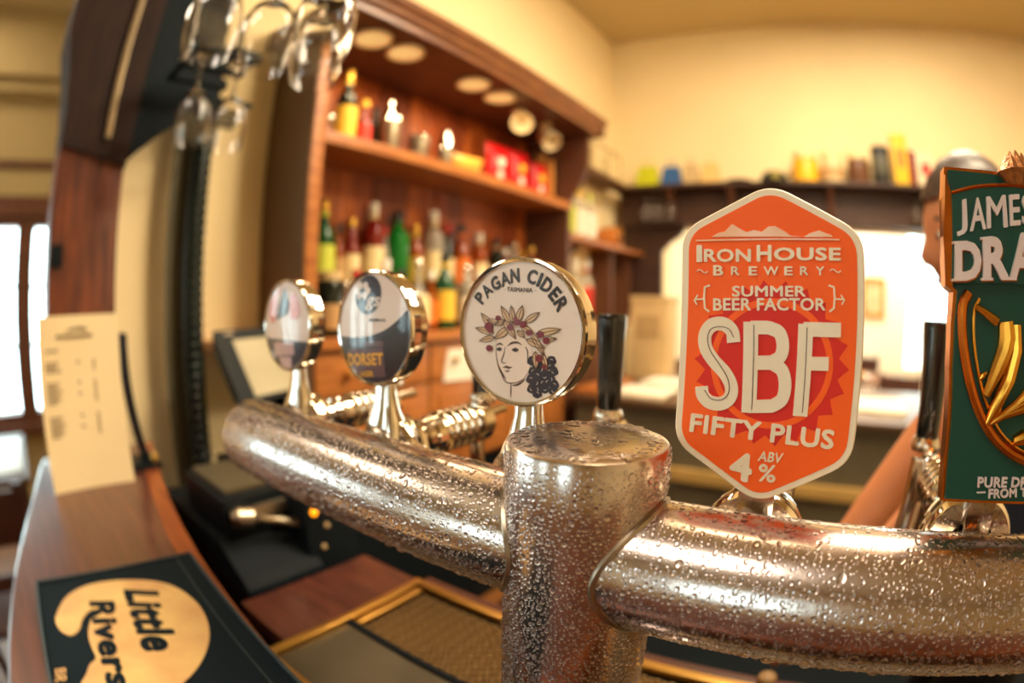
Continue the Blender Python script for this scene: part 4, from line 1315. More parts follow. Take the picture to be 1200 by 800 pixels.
for u, v in ((383, 615), (380, 640)):
    il = at(u, v, X=-0.714)
    mach.part('button', lathe([(0, 0), (0.005, 0), (0.005, 0.004), (0, 0.006)], (-0.716, il[1], il[2]), 'X', 14), mat('ivory_button', (196, 168, 124), 0.4))
mach.part('drain_hose', tube(smooth_open([(-0.77, 0.44, -0.46), (-0.755, 0.43, -0.50), (-0.765, 0.425, -0.54), (-0.75, 0.44, -0.58), (-0.755, 0.45, -0.66), (-0.76, 0.45, -0.8)], 4), 0.006, 8), mat('grey_hose', (120, 112, 94), 0.4))

# ------------------------------------------------------------------ back bar cabinet
CY0, CY1, CXF_, CBZ = 0.84, 2.32, -1.25, -0.12
cab = Thing('bottle_cabinet', 'tall wooden back-bar cabinet with cornice, plank back and bottle shelves', 'cabinet', (-1.4, 1.58, ZF))
cab.part('left_side', box(XW + 0.004, CXF_, CY0 - 0.03, CY0, -0.46, 0.84, 0.003), SIDEW, label='flat brown end panel')
cab.part('front_stile', box(CXF_, CXF_ + 0.012, CY0 - 0.03, CY0 + 0.012, -0.12, 0.84, 0.002), CABW)
rp_ = [(XW + 0.004, CBZ), (CXF_, CBZ), (CXF_, 0.44), (CXF_ + 0.02, 0.52), (CXF_ + 0.07, 0.59), (CXF_ + 0.105, 0.66), (CXF_ + 0.115, 0.76), (CXF_ + 0.115, 0.84), (XW + 0.004, 0.84)]
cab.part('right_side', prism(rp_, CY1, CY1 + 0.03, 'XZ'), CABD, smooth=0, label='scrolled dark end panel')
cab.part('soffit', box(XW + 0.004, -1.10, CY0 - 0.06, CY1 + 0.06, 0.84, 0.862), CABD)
corn = [(-1.13, 0.842), (-1.098, 0.842), (-1.098, 0.862), (-1.084, 0.874), (-1.080, 0.892), (-1.066, 0.908), (-1.060, 0.930), (-1.13, 0.930)]
cab.part('cornice', prism(corn, CY0 - 0.09, CY1 + 0.09, 'XZ'), wood('cornice_wood', (140, 88, 50), (96, 56, 34), 0.35, (5, 0.6, 5)), smooth=0)
cab.part('cornice_return', box(XW + 0.004, -1.08, CY1 + 0.06, CY1 + 0.09, 0.842, 0.93), CABD)
cab.part('cornice_return', box(XW + 0.004, -1.08, CY0 - 0.09, CY0 - 0.06, 0.842, 0.93), CABD)
ny = 17
dy = (CY1 - CY0) / ny
for k in range(ny):
    cab.part('plank', box(XW + 0.004, XW + 0.016 + 0.002 * (k % 2), CY0 + k * dy + 0.002, CY0 + (k + 1) * dy - 0.002, CBZ, 0.84, 0.0015), PLANKW[(k * 5 + k // 3) % 3])
cab.part('shelf_board', box(XW + 0.02, CXF_, CY0, CY1, 0.458, 0.4875, 0.002), CABW)
cab.part('shelf_nosing', box(CXF_, CXF_ + 0.014, CY0 + 0.012, CY1, 0.452, 0.489, 0.004), CABW)
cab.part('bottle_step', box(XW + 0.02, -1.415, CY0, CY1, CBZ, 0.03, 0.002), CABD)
cab.part('counter_slab', box(XW + 0.004, CXF_ + 0.02, CY0 - 0.25, CY1 + 0.9, CBZ - 0.03, CBZ, 0.004), CABW)
low_front = CXF_
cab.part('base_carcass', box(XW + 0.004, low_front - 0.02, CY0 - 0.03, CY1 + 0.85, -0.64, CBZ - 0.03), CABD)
cab.part('shade_plinth', box(XW + 0.004, low_front - 0.05, CY0 - 0.03, CY1 + 0.85, ZF, -0.64), BLACKM)  # matt black: shade below the cupboards put into its colour
for k in range(6):
    y0_ = CY0 + 0.01 + k * 0.245
    if y0_ > CY1 + 0.6: break
    d_ = cab.part('drawer', box(low_front - 0.02, low_front, y0_, y0_ + 0.235, CBZ - 0.17, CBZ - 0.045, 0.004), CABW)
    cab.part('knob', lathe([(0, 0), (0.009, 0), (0.008, 0.01), (0.013, 0.016), (0.011, 0.024), (0, 0.027)], (low_front, y0_ + 0.1175, CBZ - 0.105), 'X', 14), BRASS_TONE, d_)
    d_ = cab.part('cupboard_door', box(low_front - 0.02, low_front, y0_, y0_ + 0.235, -0.62, CBZ - 0.18, 0.004), CABW)
    cab.part('raised_panel', box(low_front, low_front + 0.008, y0_ + 0.04, y0_ + 0.195, -0.58, CBZ - 0.22, 0.004), CABW, d_)
DL = mat('cream_downlight', (250, 216, 140), 0.6, emit=0.42)
for y in (0.975, 1.125, 1.497, 1.67):
    lampt = Thing('downlight', 'round cream downlight under the cornice, %s' % {0.975: 'nearest the hanging glasses', 1.125: 'second from the left', 1.497: 'third from the left', 1.67: 'next to the spotlights'}[y], 'light', (-1.215, y, 0.826), 'round downlights under the cabinet cornice')
    lampt.part('trim_ring', lathe([(0.060, 0.84), (0.066, 0.836), (0.066, 0.828), (0.060, 0.826), (0.056, 0.829)], (-1.215, y, 0), n=32), mat('cream_trim', (232, 204, 148), 0.5))
    lo_ = area('downlight_lamp', (-1.215, y, 0.822), 0.09, 1.1, (1.0, 0.72, 0.4))
    lampt.part('diffuser', lathe([(0, 0.827), (0.04, 0.8275), (0.058, 0.831), (0.058, 0.839), (0, 0.839)], (-1.215, y, 0), n=32), DL)
SPW = mat('ivory_spotlight', (226, 206, 164), 0.45)
for y, lab in ((1.86, 'ivory round spotlight head facing the bar'), (2.09, 'ivory angled spotlight nearest the corner')):
    sp = Thing('spotlight', lab, 'light', (-1.25, y, 0.75), 'spotlights under the cabinet cornice')
    sp.part('mount', lathe([(0, 0.84), (0.03, 0.84), (0.03, 0.828), (0.012, 0.822), (0.012, 0.79), (0, 0.79)], (-1.25, y, 0), n=18), SPW)
    hd = lathe([(0, -0.05), (0.024, -0.048), (0.036, -0.03), (0.044, 0.02), (0.047, 0.05), (0.043, 0.05), (0.036, 0.02), (0, 0.0)], (0, 0, 0), 'Z', 24)
    R3 = Euler((math.radians(100 if y < 2 else 130), 0, math.radians(40 if y < 2 else 65))).to_matrix()
    sp.part('lamp_head', ([tuple(R3 @ Vector(p) + Vector((-1.235, y, 0.77))) for p in hd[0]], hd[1]), SPW)

# ------------------------------------------------------------------ bottles
G_GREEN = mat('green_bottle_glass', (18, 86, 40), 0.08, trans=0.35, var=0.05)
G_DARK = mat('dark_bottle_glass', (18, 30, 24), 0.08, trans=0.2, var=0.05)
G_CLEAR = mat('clear_bottle_glass', (232, 226, 206), 0.06, trans=0.7, var=0.02)
G_AMBER = mat('amber_liquor_glass', (176, 84, 18), 0.08, trans=0.45, var=0.05)
G_RED = mat('red_liquor_glass', (140, 34, 22), 0.08, trans=0.35, var=0.05)
G_MENTHE = mat('bright_green_liqueur', (10, 132, 46), 0.08, trans=0.35, var=0.05)
def flat(name, rgb, r=0.55):
    return mat(name, rgb, r, var=0.04)
L_CREAM, L_YEL, L_WHITE, L_TAN, L_RED, L_ORG, L_LIME = flat('cream_label', (236, 214, 160)), flat('yellow_label', (232, 190, 62)), flat('white_label', (240, 232, 214)), flat('tan_label', (190, 150, 100)), flat('red_label', (206, 52, 38)), flat('orange_label', (232, 120, 40)), flat('lime_label', (196, 204, 72))
K_BLACK, K_GOLD, K_WHITE, K_RED, K_SILV = flat('black_cap', (26, 26, 28), 0.3), mat('gold_cap', (206, 158, 66), 0.3, 0.8), flat('white_cap', (240, 234, 220), 0.4), flat('red_cap', (190, 40, 34), 0.35), CHROME
def bottle(x, y, z, h, r, style, glass, lab_m, cap_m, label, group, lab=(0.12, 0.5)):
    t = Thing('bottle', label, 'bottle', (x, y, z), group)
    if style == 'wine':
        pr = [(0, 0), (r * .9, 0), (r, 0.01), (r, h * .55), (r * .93, h * .62), (r * .6, h * .70), (r * .38, h * .76), (r * .36, h * .93)]
    elif style == 'spirit':
        pr = [(0, 0), (r * .92, 0), (r, 0.008), (r, h * .64), (r * .95, h * .69), (r * .5, h * .76), (r * .36, h * .80), (r * .36, h * .92)]
    elif style == 'slim':
        pr = [(0, 0), (r * .92, 0), (r, 0.008), (r, h * .5), (r * .8, h * .62), (r * .5, h * .75), (r * .42, h * .92)]
    elif style == 'bulb':
        pr = [(0, 0), (r * .8, 0), (r * .95, h * .06), (r, h * .25), (r * .92, h * .42), (r * .6, h * .55), (r * .36, h * .62), (r * .34, h * .9)]
    else:
        pr = [(0, 0), (r * .95, 0), (r, 0.008), (r, h * .80), (r * .9, h * .86), (r * .78, h * .88), (r * .78, h * .92)]
    rn = pr[-1][0]
    g = t.part('glass_body', lathe(pr + [(0, h * .92)], (x, y, z), n=20), glass)
    t.part('cap', lathe([(rn * 1.0, h * .86), (rn * 1.18, h * .865), (rn * 1.18, h * .985), (rn * 1.0, h), (0, h)], (x, y, z), n=16), cap_m)
    if lab_m:
        a, b = lab
        t.part('label_sleeve', lathe([(r + 0.0002, h * a), (r + 0.0012, h * a + .001), (r + 0.0012, h * b - .001), (r + 0.0002, h * b)], (x, y, z), n=20), lab_m)
        if h > 0.2 and style in ('wine', 'spirit'):
            t.part('neck_band', lathe([(rn * 1.01, h * .80), (rn * 1.12, h * .805), (rn * 1.12, h * .85), (rn * 1.01, h * .855)], (x, y, z), n=16), lab_m)
    return t
BS, BT = -1.462, -1.345
GB, GF, GU = 'bottles on the raised back step', 'bottles on the front of the cabinet counter', 'things on the upper cabinet shelf'
def yy(u, v, x):
    return at(u, v, X=x)[1]
back = [(379, 'wine', 0.30, .040, G_GREEN, L_LIME, K_GOLD, 'green wine bottle with lime label at the left end of the cabinet'),
        (412, 'slim', 0.25, .032, G_RED, L_CREAM, K_GOLD, 'slim red bottle with a gold cap, left of the whisky'),
        (437, 'spirit', 0.315, .042, G_RED, L_CREAM, K_WHITE, 'dark red spirit bottle with cream label and white round cap'),
        (466, 'spirit', 0.30, .046, G_MENTHE, None, K_BLACK, 'bright green liqueur bottle with black cap'),
        (508, 'spirit', 0.325, .044, G_CLEAR, L_CREAM, K_WHITE, 'tall clear spirit bottle with cream label, right of the green liqueur'),
        (541, 'wine', 0.29, .040, G_AMBER, L_ORG, K_BLACK, 'amber bottle with orange label and black cap'),
        (562, 'spirit', 0.265, .038, G_AMBER, L_CREAM, K_WHITE, 'amber spirit bottle with white cap behind the cider badge'),
        (582, 'spirit', 0.25, .038, G_DARK, L_TAN, K_BLACK, 'dark spirit bottle with tan label above the cider badge'),
        (603, 'bulb', 0.25, .046, G_CLEAR, L_YEL, K_SILV, 'pale yellow bulb-shaped bottle above the cider badge'),
        (623, 'slim', 0.24, .032, G_AMBER, L_CREAM, K_GOLD, 'slim amber bottle right of the yellow bulb bottle'),
        (635, 'slim', 0.20, .026, G_CLEAR, L_TAN, K_SILV, 'small clear bottle with tan label near the cabinet end'),
        (648, 'jar', 0.15, .030, G_AMBER, L_CREAM, K_WHITE, 'squat bottle with white cap at the cabinet right end')]
back += [(397, 'slim', 0.22, .022, G_AMBER, L_TAN, K_BLACK, 'narrow amber bottle between the green wine and the slim red one'),
         (451, 'slim', 0.23, .020, G_CLEAR, L_ORG, K_RED, 'narrow clear bottle with red cap left of the green liqueur'),
         (487, 'wine', 0.26, .034, G_AMBER, L_YEL, K_GOLD, 'amber bottle with yellow label right of the green liqueur'),
         (525, 'slim', 0.28, .028, G_DARK, L_CREAM, K_RED, 'narrow dark bottle with red cap behind the yellow-labelled wine'),
         (593, 'slim', 0.21, .026, G_RED, L_WHITE, K_WHITE, 'narrow red bottle with white cap above the cider badge'),
         (613, 'slim', 0.21, .024, G_DARK, L_TAN, K_GOLD, 'narrow dark bottle with gold cap above the cider badge')]
for u, st, h, r, g, l, c, lab in back:
    bottle(BS, yy(u, 280, BS), 0.03, h, r, st, g, l, c, lab, GB, (0.1, 0.48))
front = [(386, 'jar', 0.20, .048, G_DARK, L_TAN, flat('beige_cap', (206, 176, 126)), 'squat dark jar with tan label and beige lid at the cabinet left end'),
         (417, 'slim', 0.21, .030, G_CLEAR, L_RED, K_RED, 'small bottle with red cap and red label beside the lager badge'),
         (452, 'wine', 0.25, .038, G_CLEAR, L_WHITE, K_WHITE, 'white-labelled bottle behind the lager badge'),
         (490, 'bulb', 0.26, .043, G_CLEAR, L_CREAM, K_SILV, 'clear round-shouldered bottle with silver cap'),
         (521, 'wine', 0.295, .042, G_GREEN, L_YEL, K_BLACK, 'green wine bottle with a big yellow label'),
         (547, 'spirit', 0.25, .036, G_CLEAR, L_WHITE, K_SILV, 'pale silver-white bottle left of the cider badge'),
         (578, 'jar', 0.20, .040, G_RED, L_ORG, K_BLACK, 'red-orange squat bottle partly behind the cider badge'),
         (606, 'spirit', 0.20, .036, G_DARK, L_CREAM, K_GOLD, 'dark bottle with cream label hidden low behind the cider badge')]
front += [(406, 'slim', 0.17, .020, G_AMBER, L_CREAM, K_SILV, 'little amber bottle right of the squat dark jar'),
          (434, 'jar', 0.16, .034, G_CLEAR, L_CREAM, K_RED, 'small clear jar with red lid behind the lager badge'),
          (470, 'spirit', 0.22, .034, G_AMBER, L_RED, K_BLACK, 'amber bottle with red label behind the lager badge'),
          (505, 'slim', 0.22, .024, G_AMBER, L_ORG, K_WHITE, 'thin amber bottle between the clear round bottle and the green wine'),
          (562, 'slim', 0.23, .027, G_AMBER, L_RED, K_WHITE, 'thin amber bottle with red label beside the cider badge')]
for u, st, h, r, g, l, c, lab in front:
    bottle(BT, yy(u, 340, BT), CBZ, h, r, st, g, l, c, lab, GF)
US = -1.36
UZ = 0.4885
bottle(US, yy(407, 120, US), UZ, 0.285, .036, 'wine', G_DARK, L_YEL, K_GOLD, 'dark wine bottle with gold capsule on the upper shelf', GU, (.12, .5))
bottle(US, yy(427, 140, US), UZ, 0.19, .027, 'slim', G_RED, L_RED, L_YEL, 'small red bottle with yellow cap on the upper shelf', GU)
bottle(US - .07, yy(440, 140, US - .07), UZ, 0.21, .032, 'spirit', G_DARK, None, K_BLACK, 'dark bottle behind the silver shaker on the upper shelf', GU)
def tumbler(x, y, z, h, r, m, lab, name='shaker', cat='shaker', lid=None):
    t = Thing(name, lab, cat, (x, y, z), GU)
    t.part('cup', lathe([(0, 0), (r * .78, 0), (r * .82, 0.004), (r, h), (r * .96, h), (r * .78, 0.008), (0, 0.008)], (x, y, z), n=24), m)
    if lid:
        t.part('lid', lathe([(r * 1.0, h), (r * .9, h + .03), (r * .55, h + .05), (r * .5, h + .075), (r * .3, h + .08), (0, h + .08)], (x, y, z), n=24), lid)
    else:
        t.part('rim_band', lathe([(r, h - .012), (r * 1.03, h - .01), (r * 1.03, h), (r * .97, h)], (x, y, z), n=24), CHROME)
tumbler(US, yy(384, 135, US), UZ, 0.09, .03, GL, 'small clear glass at the left end of the upper shelf', 'tumbler', 'glass')
tumbler(US, yy(457, 150, US), UZ, 0.14, .040, STEEL, 'tall silver cocktail shaker on the upper shelf', lid=CHROME)
tumbler(US, yy(491, 160, US), UZ, 0.115, .042, STEEL, 'open steel tumbler in the middle of the upper shelf', 'tumbler', 'tumbler')
tumbler(US, yy(522, 165, US), UZ, 0.10, .036, STEEL, 'short silver shaker right of the steel tumbler', lid=CHROME)
# yellow-orange packet lying on the shelf
pk = at(545, 190, X=US)
def pouch(x, y, z, w, h, d, yaw, pitch=0.0):
    """pillow pack: pinched top and bottom"""
    V, F = [], []
    nu, nv = 9, 9
    for s in (1, -1):
        for i in range(nu):
            for j in range(nv):
                a, b = i / (nu - 1), j / (nv - 1)
                q = (math.sin(math.pi * a) * math.sin(math.pi * b)) ** 0.45
                V.append(((a - .5) * w * (1 - .06 * math.sin(math.pi * b)), s * d / 2 * q, b * h))
    for s in (0, 1):
        k = s * nu * nv
        for i in range(nu - 1):
            for j in range(nv - 1):
                a = k + i * nv + j
                q = (a, a + nv, a + nv + 1, a + 1)
                F.append(q if s == 0 else q[::-1])
    R3 = Matrix.Rotation(yaw, 3, 'Z') @ Matrix.Rotation(pitch, 3, 'X')
    return [tuple(R3 @ Vector(p) + Vector((x, y, z))) for p in V], F
o = single('snack_packet', pouch(US, yy(548, 185, US) - 0.02, UZ + 0.01, 0.16, 0.085, 0.045, math.radians(80), math.radians(18)), mat('orange_yellow_foil', (240, 170, 70), 0.3), 'flat orange-yellow packet lying on the upper shelf', 'packet', GU)
CRISP = mat('red_foil', (206, 24, 30), 0.25, var=0.2, scale=20)
for u, w, lab, hh in ((582, .13, 'shiny red crisp packet, leftmost of three on the upper shelf', .20), (607, .14, 'shiny red crisp packet with yellow mark in the middle of three', .21), (630, .13, 'shiny red crisp packet nearest the wooden board', .19)):
    y = yy(u, 195, US)
    t = Thing('crisp_packet', lab, 'packet', (US, y, UZ), 'red crisp packets on the upper shelf')
    t.part('pouch', pouch(US, y, UZ + 0.003, w, hh, 0.06, math.radians(78)), CRISP)
    t.part('print_spot', lathe([(0, 0.0), (0.024, -0.001), (0.026, -0.006), (0, -0.008)], (US + 0.032, y + 0.0, UZ + hh * .58), 'X', 18), L_YEL if u > 590 else L_WHITE)
    t.part('print_spot', lathe([(0, 0.0), (0.018, -0.001), (0.019, -0.006), (0, -0.008)], (US + 0.030, y - 0.005, UZ + hh * .3), 'X', 18), L_WHITE)
bd = Thing('wooden_board', 'upright pale wooden board at the right end of the upper shelf', 'board', (US - 0.02, 2.26, UZ), GU)
bd.part('panel', box(US - 0.09, US + 0.05, 2.262, 2.282, UZ, UZ + 0.22, 0.002), mat('pale_board_wood', (206, 144, 72), 0.5, rgb2=(178, 116, 54), stretch=(4, 4, .6)))
bd.part('handle', box(US - 0.04, US, 2.262, 2.282, UZ + 0.22, UZ + 0.26, 0.004), mat('pale_board_wood', (206, 144, 72)))
nt_ = Thing('paper_notice', 'white paper sheet hanging on the cabinet front left of the cider badge', 'paper', (-1.245, 1.53, -0.30))
nt_.part('sheet', prism([(1.43, -0.185), (1.62, -0.19), (1.60, -0.31), (1.405, -0.30)], -1.2495, -1.246, 'YZ'), L_WHITE, smooth=0)
nt_.part('pin', lathe([(0, 0), (0.005, 0), (0.005, 0.004), (0, 0.006)], (-1.246, 1.52, -0.195), 'X', 12), K_SILV)
# lime-coloured cloth and bottles on the lower counter near the taps

# ------------------------------------------------------------------ corner shelves right of the cabinet
csh = Thing('corner_shelf', 'orange-brown wooden corner shelves between the cabinet and the back wall', 'shelf', (-1.42, 3.0, 0.33))
csh.part('upper_board', box(XW + 0.004, -1.34, 2.46, 3.36, 0.775, 0.80, 0.003), CABD)
csh.part('lower_board', box(XW + 0.004, -1.30, 2.46, 3.58, 0.325, 0.35, 0.003), CABW)
csh.part('bracket', prism([(XW + 0.004, 0.325), (-1.36, 0.325), (XW + 0.004, 0.20)], 2.7, 2.72, 'XZ'), CABD, smooth=0)
csh.part('bracket', prism([(XW + 0.004, 0.325), (-1.36, 0.325), (XW + 0.004, 0.20)], 3.3, 3.32, 'XZ'), CABD, smooth=0)
csh.part('divider', box(XW + 0.004, -1.36, 3.12, 3.15, CBZ, 0.325, 0.002), CABD)
csh.part('divider', box(XW + 0.004, -1.36, 3.44, 3.47, CBZ, 0.325, 0.002), CABD)
XC = -1.41
GC = 'bottles on the corner shelves'
for y, cap_, l, lab in ((2.62, L_YEL, L_LIME, 'yellow-topped bottle with pale green label, nearest the cabinet scroll'), (2.76, L_YEL, L_WHITE, 'yellow-topped bottle with white label, middle of the corner shelf'), (2.90, L_LIME, L_WHITE, 'lime-topped bottle with white label, right of the corner shelf')):
    bottle(XC, y, 0.351, 0.30, .042, 'spirit', G_CLEAR, l, cap_, lab, GC, (.1, .6))
for y, l, lab in ((2.58, L_CREAM, 'tall cream bottle under the corner shelf'), (2.72, L_WHITE, 'tall white bottle under the corner shelf, right of the cream one'), (2.86, L_RED, 'bottle with a red band under the corner shelf')):
    bottle(XC, y, CBZ + 0.001, 0.36, .042, 'wine', G_CLEAR, l, K_WHITE, lab, GC, (.1, .55))
kg = Thing('wooden_cask', 'little orange wooden cask on the lower corner shelf', 'cask', (XC, 3.2, 0.35))
kg.part('barrel', lathe([(0, -.07), (.055, -.07), (.068, -.03), (.07, 0), (.068, .03), (.055, .07), (0, .07)], (XC, 3.2, 0.421), 'X', 24), mat('cask_wood', (214, 136, 58), 0.5, rgb2=(176, 100, 40)))
kg.part('tap', lathe([(0, 0), (.014, 0), (.014, .02), (0, .022)], (XC + .068, 3.2, 0.415), 'X', 14), BLACKM)
GRH = 'drinking glasses hanging under the back wall shelf'
def hang(x, y, z, lab):
    o = bpy.data.objects.new('wine_glass', WG)
    o.location = (x, y, z + CZ)
    COL.objects.link(o)
    o['label'] = lab; o['category'] = 'wine glass'; o['group'] = GRH

# ------------------------------------------------------------------ shelf and lintel on the back wall
SBZ = 0.80
wsh = Thing('wall_shelf', 'long dark wooden shelf across the back wall above the hatch', 'shelf', (-0.05, 3.48, 0.53))
wsh.part('shelf_board', box(-1.46, 1.5, 3.36, YW - 0.002, SBZ - 0.028, SBZ, 0.003), BEAMW)
wsh.part('lintel_board', box(-1.46, 1.5, 3.50, YW - 0.002, 0.535, SBZ - 0.028, 0.003), BEAMW)
wsh.part('lower_lip', box(-1.16, 1.5, 3.47, 3.50, 0.535, 0.57, 0.003), BEAMW)
for x in (-1.05, -0.62, 0.06, 0.75):
    wsh.part('bracket', prism([(3.37, SBZ - 0.03), (3.50, SBZ - 0.03), (3.50, 0.58), (3.47, 0.60), (3.44, 0.68)], x - 0.02, x + 0.02, 'YZ'), CABD, smooth=0)
wsh.part('corner_brace', prism([(-1.46, 0.535), (-0.98, 0.535), (-1.02, 0.47), (-1.10, 0.42), (-1.16, 0.36), (-1.16, -0.05), (-1.46, -0.05)], 3.56, YW - 0.002, 'XZ'), BEAMW, smooth=0)
for x, w in ((-1.22, 'leftmost'), (-1.13, 'middle one'), (-1.04, 'rightmost')):
    hang(x, 3.405, SBZ - 0.030, 'upturned glass under the left end of the wall shelf, %s of three' % w)
for x, w in ((0.66, 'left'), (0.86, 'right')):
    hang(x, 3.405, SBZ - 0.030, 'upturned glass under the wall shelf below the cartons, %s of two' % w)
YS = 3.47
def xs(u):
    return at(u, 200, Y=YS)[0]
GS = 'things on the long wall shelf'
def gift_bag(u0, u1, h, rgb, lab, nm):
    x0, x1 = xs(u0), xs(u1)
    t = Thing('gift_bag', lab, 'bag', ((x0 + x1) / 2, YS, SBZ), GS)
    m = mat(nm, rgb, 0.6, var=0.06)
    w = x1 - x0
    t.part('pouch', ([(x0, YS - .04, SBZ), (x1, YS - .04, SBZ), (x1, YS + .04, SBZ), (x0, YS + .04, SBZ), (x0 + w * .12, YS - .012, SBZ + h * .72), (x1 - w * .12, YS - .012, SBZ + h * .72), (x1 - w * .12, YS + .012, SBZ + h * .72), (x0 + w * .12, YS + .012, SBZ + h * .72)],
                     [(0, 1, 5, 4), (1, 2, 6, 5), (2, 3, 7, 6), (3, 0, 4, 7), (4, 5, 6, 7), (3, 2, 1, 0)]), m, smooth=0)
    xm = (x0 + x1) / 2
    t.part('handle', tube([(xm - w * .2, YS, SBZ + h * .72), (xm - w * .16, YS, SBZ + h * .95), (xm + w * .16, YS, SBZ + h * .95), (xm + w * .2, YS, SBZ + h * .72)], 0.004, 8), m)
gift_bag(746, 772, 0.22, (196, 200, 24), 'lime yellow bag at the left end of the wall shelf', 'lime_bag')
gift_bag(775, 799, 0.20, (44, 92, 150), 'blue bag beside the lime one on the wall shelf', 'blue_bag')
gift_bag(801, 819, 0.22, (196, 170, 124), 'greyish tan bag right of the blue bag', 'tan_bag')
gift_bag(821, 844, 0.22, (222, 184, 116), 'sandy tan bag, last of the bag row', 'sand_bag')
single('small_dish', lathe([(0, 0), (.05, 0), (.09, .018), (.092, .022), (.05, .008), (0, .006)], (xs(866), YS, SBZ), n=28), BLACKM, 'low dark dish in the gap of the wall shelf', 'dish', GS)
hat = Thing('black_cap', 'rounded black cap on the wall shelf above the orange badge', 'cap', (xs(907), YS, SBZ), GS)
hat.part('crown', lathe([(.098, 0), (.097, .02), (.085, .055), (.055, .078), (0, .086)], (xs(907), YS, SBZ + .004), n=28), mat('green_black_felt', (30, 36, 28), 0.8))
hat.part('brim', prism([(xs(907) + .1 * math.cos(a) * 1.05, YS - .03 + .12 * math.sin(a)) for a in np.linspace(math.pi, 2 * math.pi, 16)], SBZ, SBZ + .006, 'XY'), mat('green_black_felt', (30, 36, 28)))
hat.part('badge', lathe([(0, 0), (.03, -.001), (.03, -.008), (0, -.01)], (xs(910), YS - .09, SBZ + .04), 'Y', 18), flat('olive_patch', (150, 134, 60)))
def jar(u0, u1, h, body, lab_m, lab):
    x0, x1 = xs(u0), xs(u1)
    x, r = (x0 + x1) / 2, (x1 - x0) / 2
    t = Thing('storage_jar', lab, 'jar', (x, YS, SBZ), GS)
    t.part('jar_body', lathe([(0, 0), (r * .9, 0), (r, .012), (r, h * .62), (r * .9, h * .74), (r * .86, h * .76), (0, h * .76)], (x, YS, SBZ), n=28), body)
    t.part('lid', lathe([(r * .88, h * .76), (r * .95, h * .77), (r * .95, h * .97), (r * .86, h), (0, h)], (x, YS, SBZ), n=28), L_CREAM)
    if lab_m:
        t.part('label_sleeve', lathe([(r + .0005, h * .15), (r + .003, h * .16), (r + .003, h * .48), (r + .0005, h * .49)], (x, YS, SBZ), n=28), lab_m)
jar(929, 959, 0.215, mat('yellow_jar', (240, 178, 30), 0.35), None, 'yellow jar with a cream lid on the wall shelf')
jar(962, 989, 0.215, mat('pale_jar', (226, 200, 150), 0.35), L_TAN, 'cream jar with tan band beside the yellow jar')
jar(993, 1019, 0.215, mat('brown_jar', (104, 66, 40), 0.35), None, 'brown jar with cream lid, third of the jar row')
t = Thing('tin_tube', 'tall black cylinder tin beside the jars', 'tin', (xs(1033), YS, SBZ), GS)
t.part('tube_body', lathe([(0, 0), (.06, 0), (.062, .004), (.062, .22), (.06, .224), (0, .224)], (xs(1033), YS, SBZ), n=28), mat('black_tin', (34, 36, 34), 0.4))
t.part('lid', lathe([(.062, .224), (.065, .226), (.065, .255), (.06, .26), (0, .26)], (xs(1033), YS, SBZ), n=28), mat('black_tin', (34, 36, 34)))
t.part('label_sleeve', lathe([(.0622, .06), (.0632, .062), (.0632, .18), (.0622, .182)], (xs(1033), YS, SBZ), n=28), flat('faded_black_label', (86, 84, 70)))
def carton(u0, u1, h, rgb, lab, nm, patch=None, d=.05):
    x0, x1 = xs(u0), xs(u1)
    t = Thing('carton', lab, 'box', ((x0 + x1) / 2, YS, SBZ), GS)
    t.part('box_body', box(x0, x1, YS - d, YS + d, SBZ, SBZ + h, .003), mat(nm, rgb, 0.5, var=.05))
    t.part('box_lid', box(x0 - .002, x1 + .002, YS - d - .002, YS + d + .002, SBZ + h * .86, SBZ + h + .002, .002), mat(nm, rgb, 0.5))
    if patch:
        t.part('printed_mark', box(x0 + (x1 - x0) * .25, x1 - (x1 - x0) * .25, YS - d - .0035, YS - d - .001, SBZ + h * .35, SBZ + h * .7), patch)
carton(1047, 1064, 0.345, (236, 186, 28), 'tall yellow spirit carton on the wall shelf', 'yellow_carton', L_ORG)
carton(1065, 1072, 0.235, (128, 24, 24), 'thin dark red carton right of the tall yellow one', 'maroon_carton')
carton(1073, 1094, 0.225, (232, 214, 176), 'white carton with a small red mark at the right of the wall shelf', 'ivory_carton', L_RED)
wp_ = Thing('wire_plate_rack', 'pale wire rack on the corner of the shelf by the cabinet', 'rack', (-1.42, 3.05, 0.80))
for k in range(4):
    y = 2.62 + k * 0.22
    wp_.part('wire_hoop', tube([(-1.48, y, 0.801), (-1.48, y, 1.0), (-1.36, y, 1.0), (-1.36, y, 0.801)], 0.005, 6), mat('olive_wire', (150, 132, 84), 0.4, 0.5))
wp_.part('wire_rail', tube([(-1.36, 2.62, 0.99), (-1.36, 3.28, 0.99)], 0.005, 6), mat('olive_wire', (150, 132, 84)))

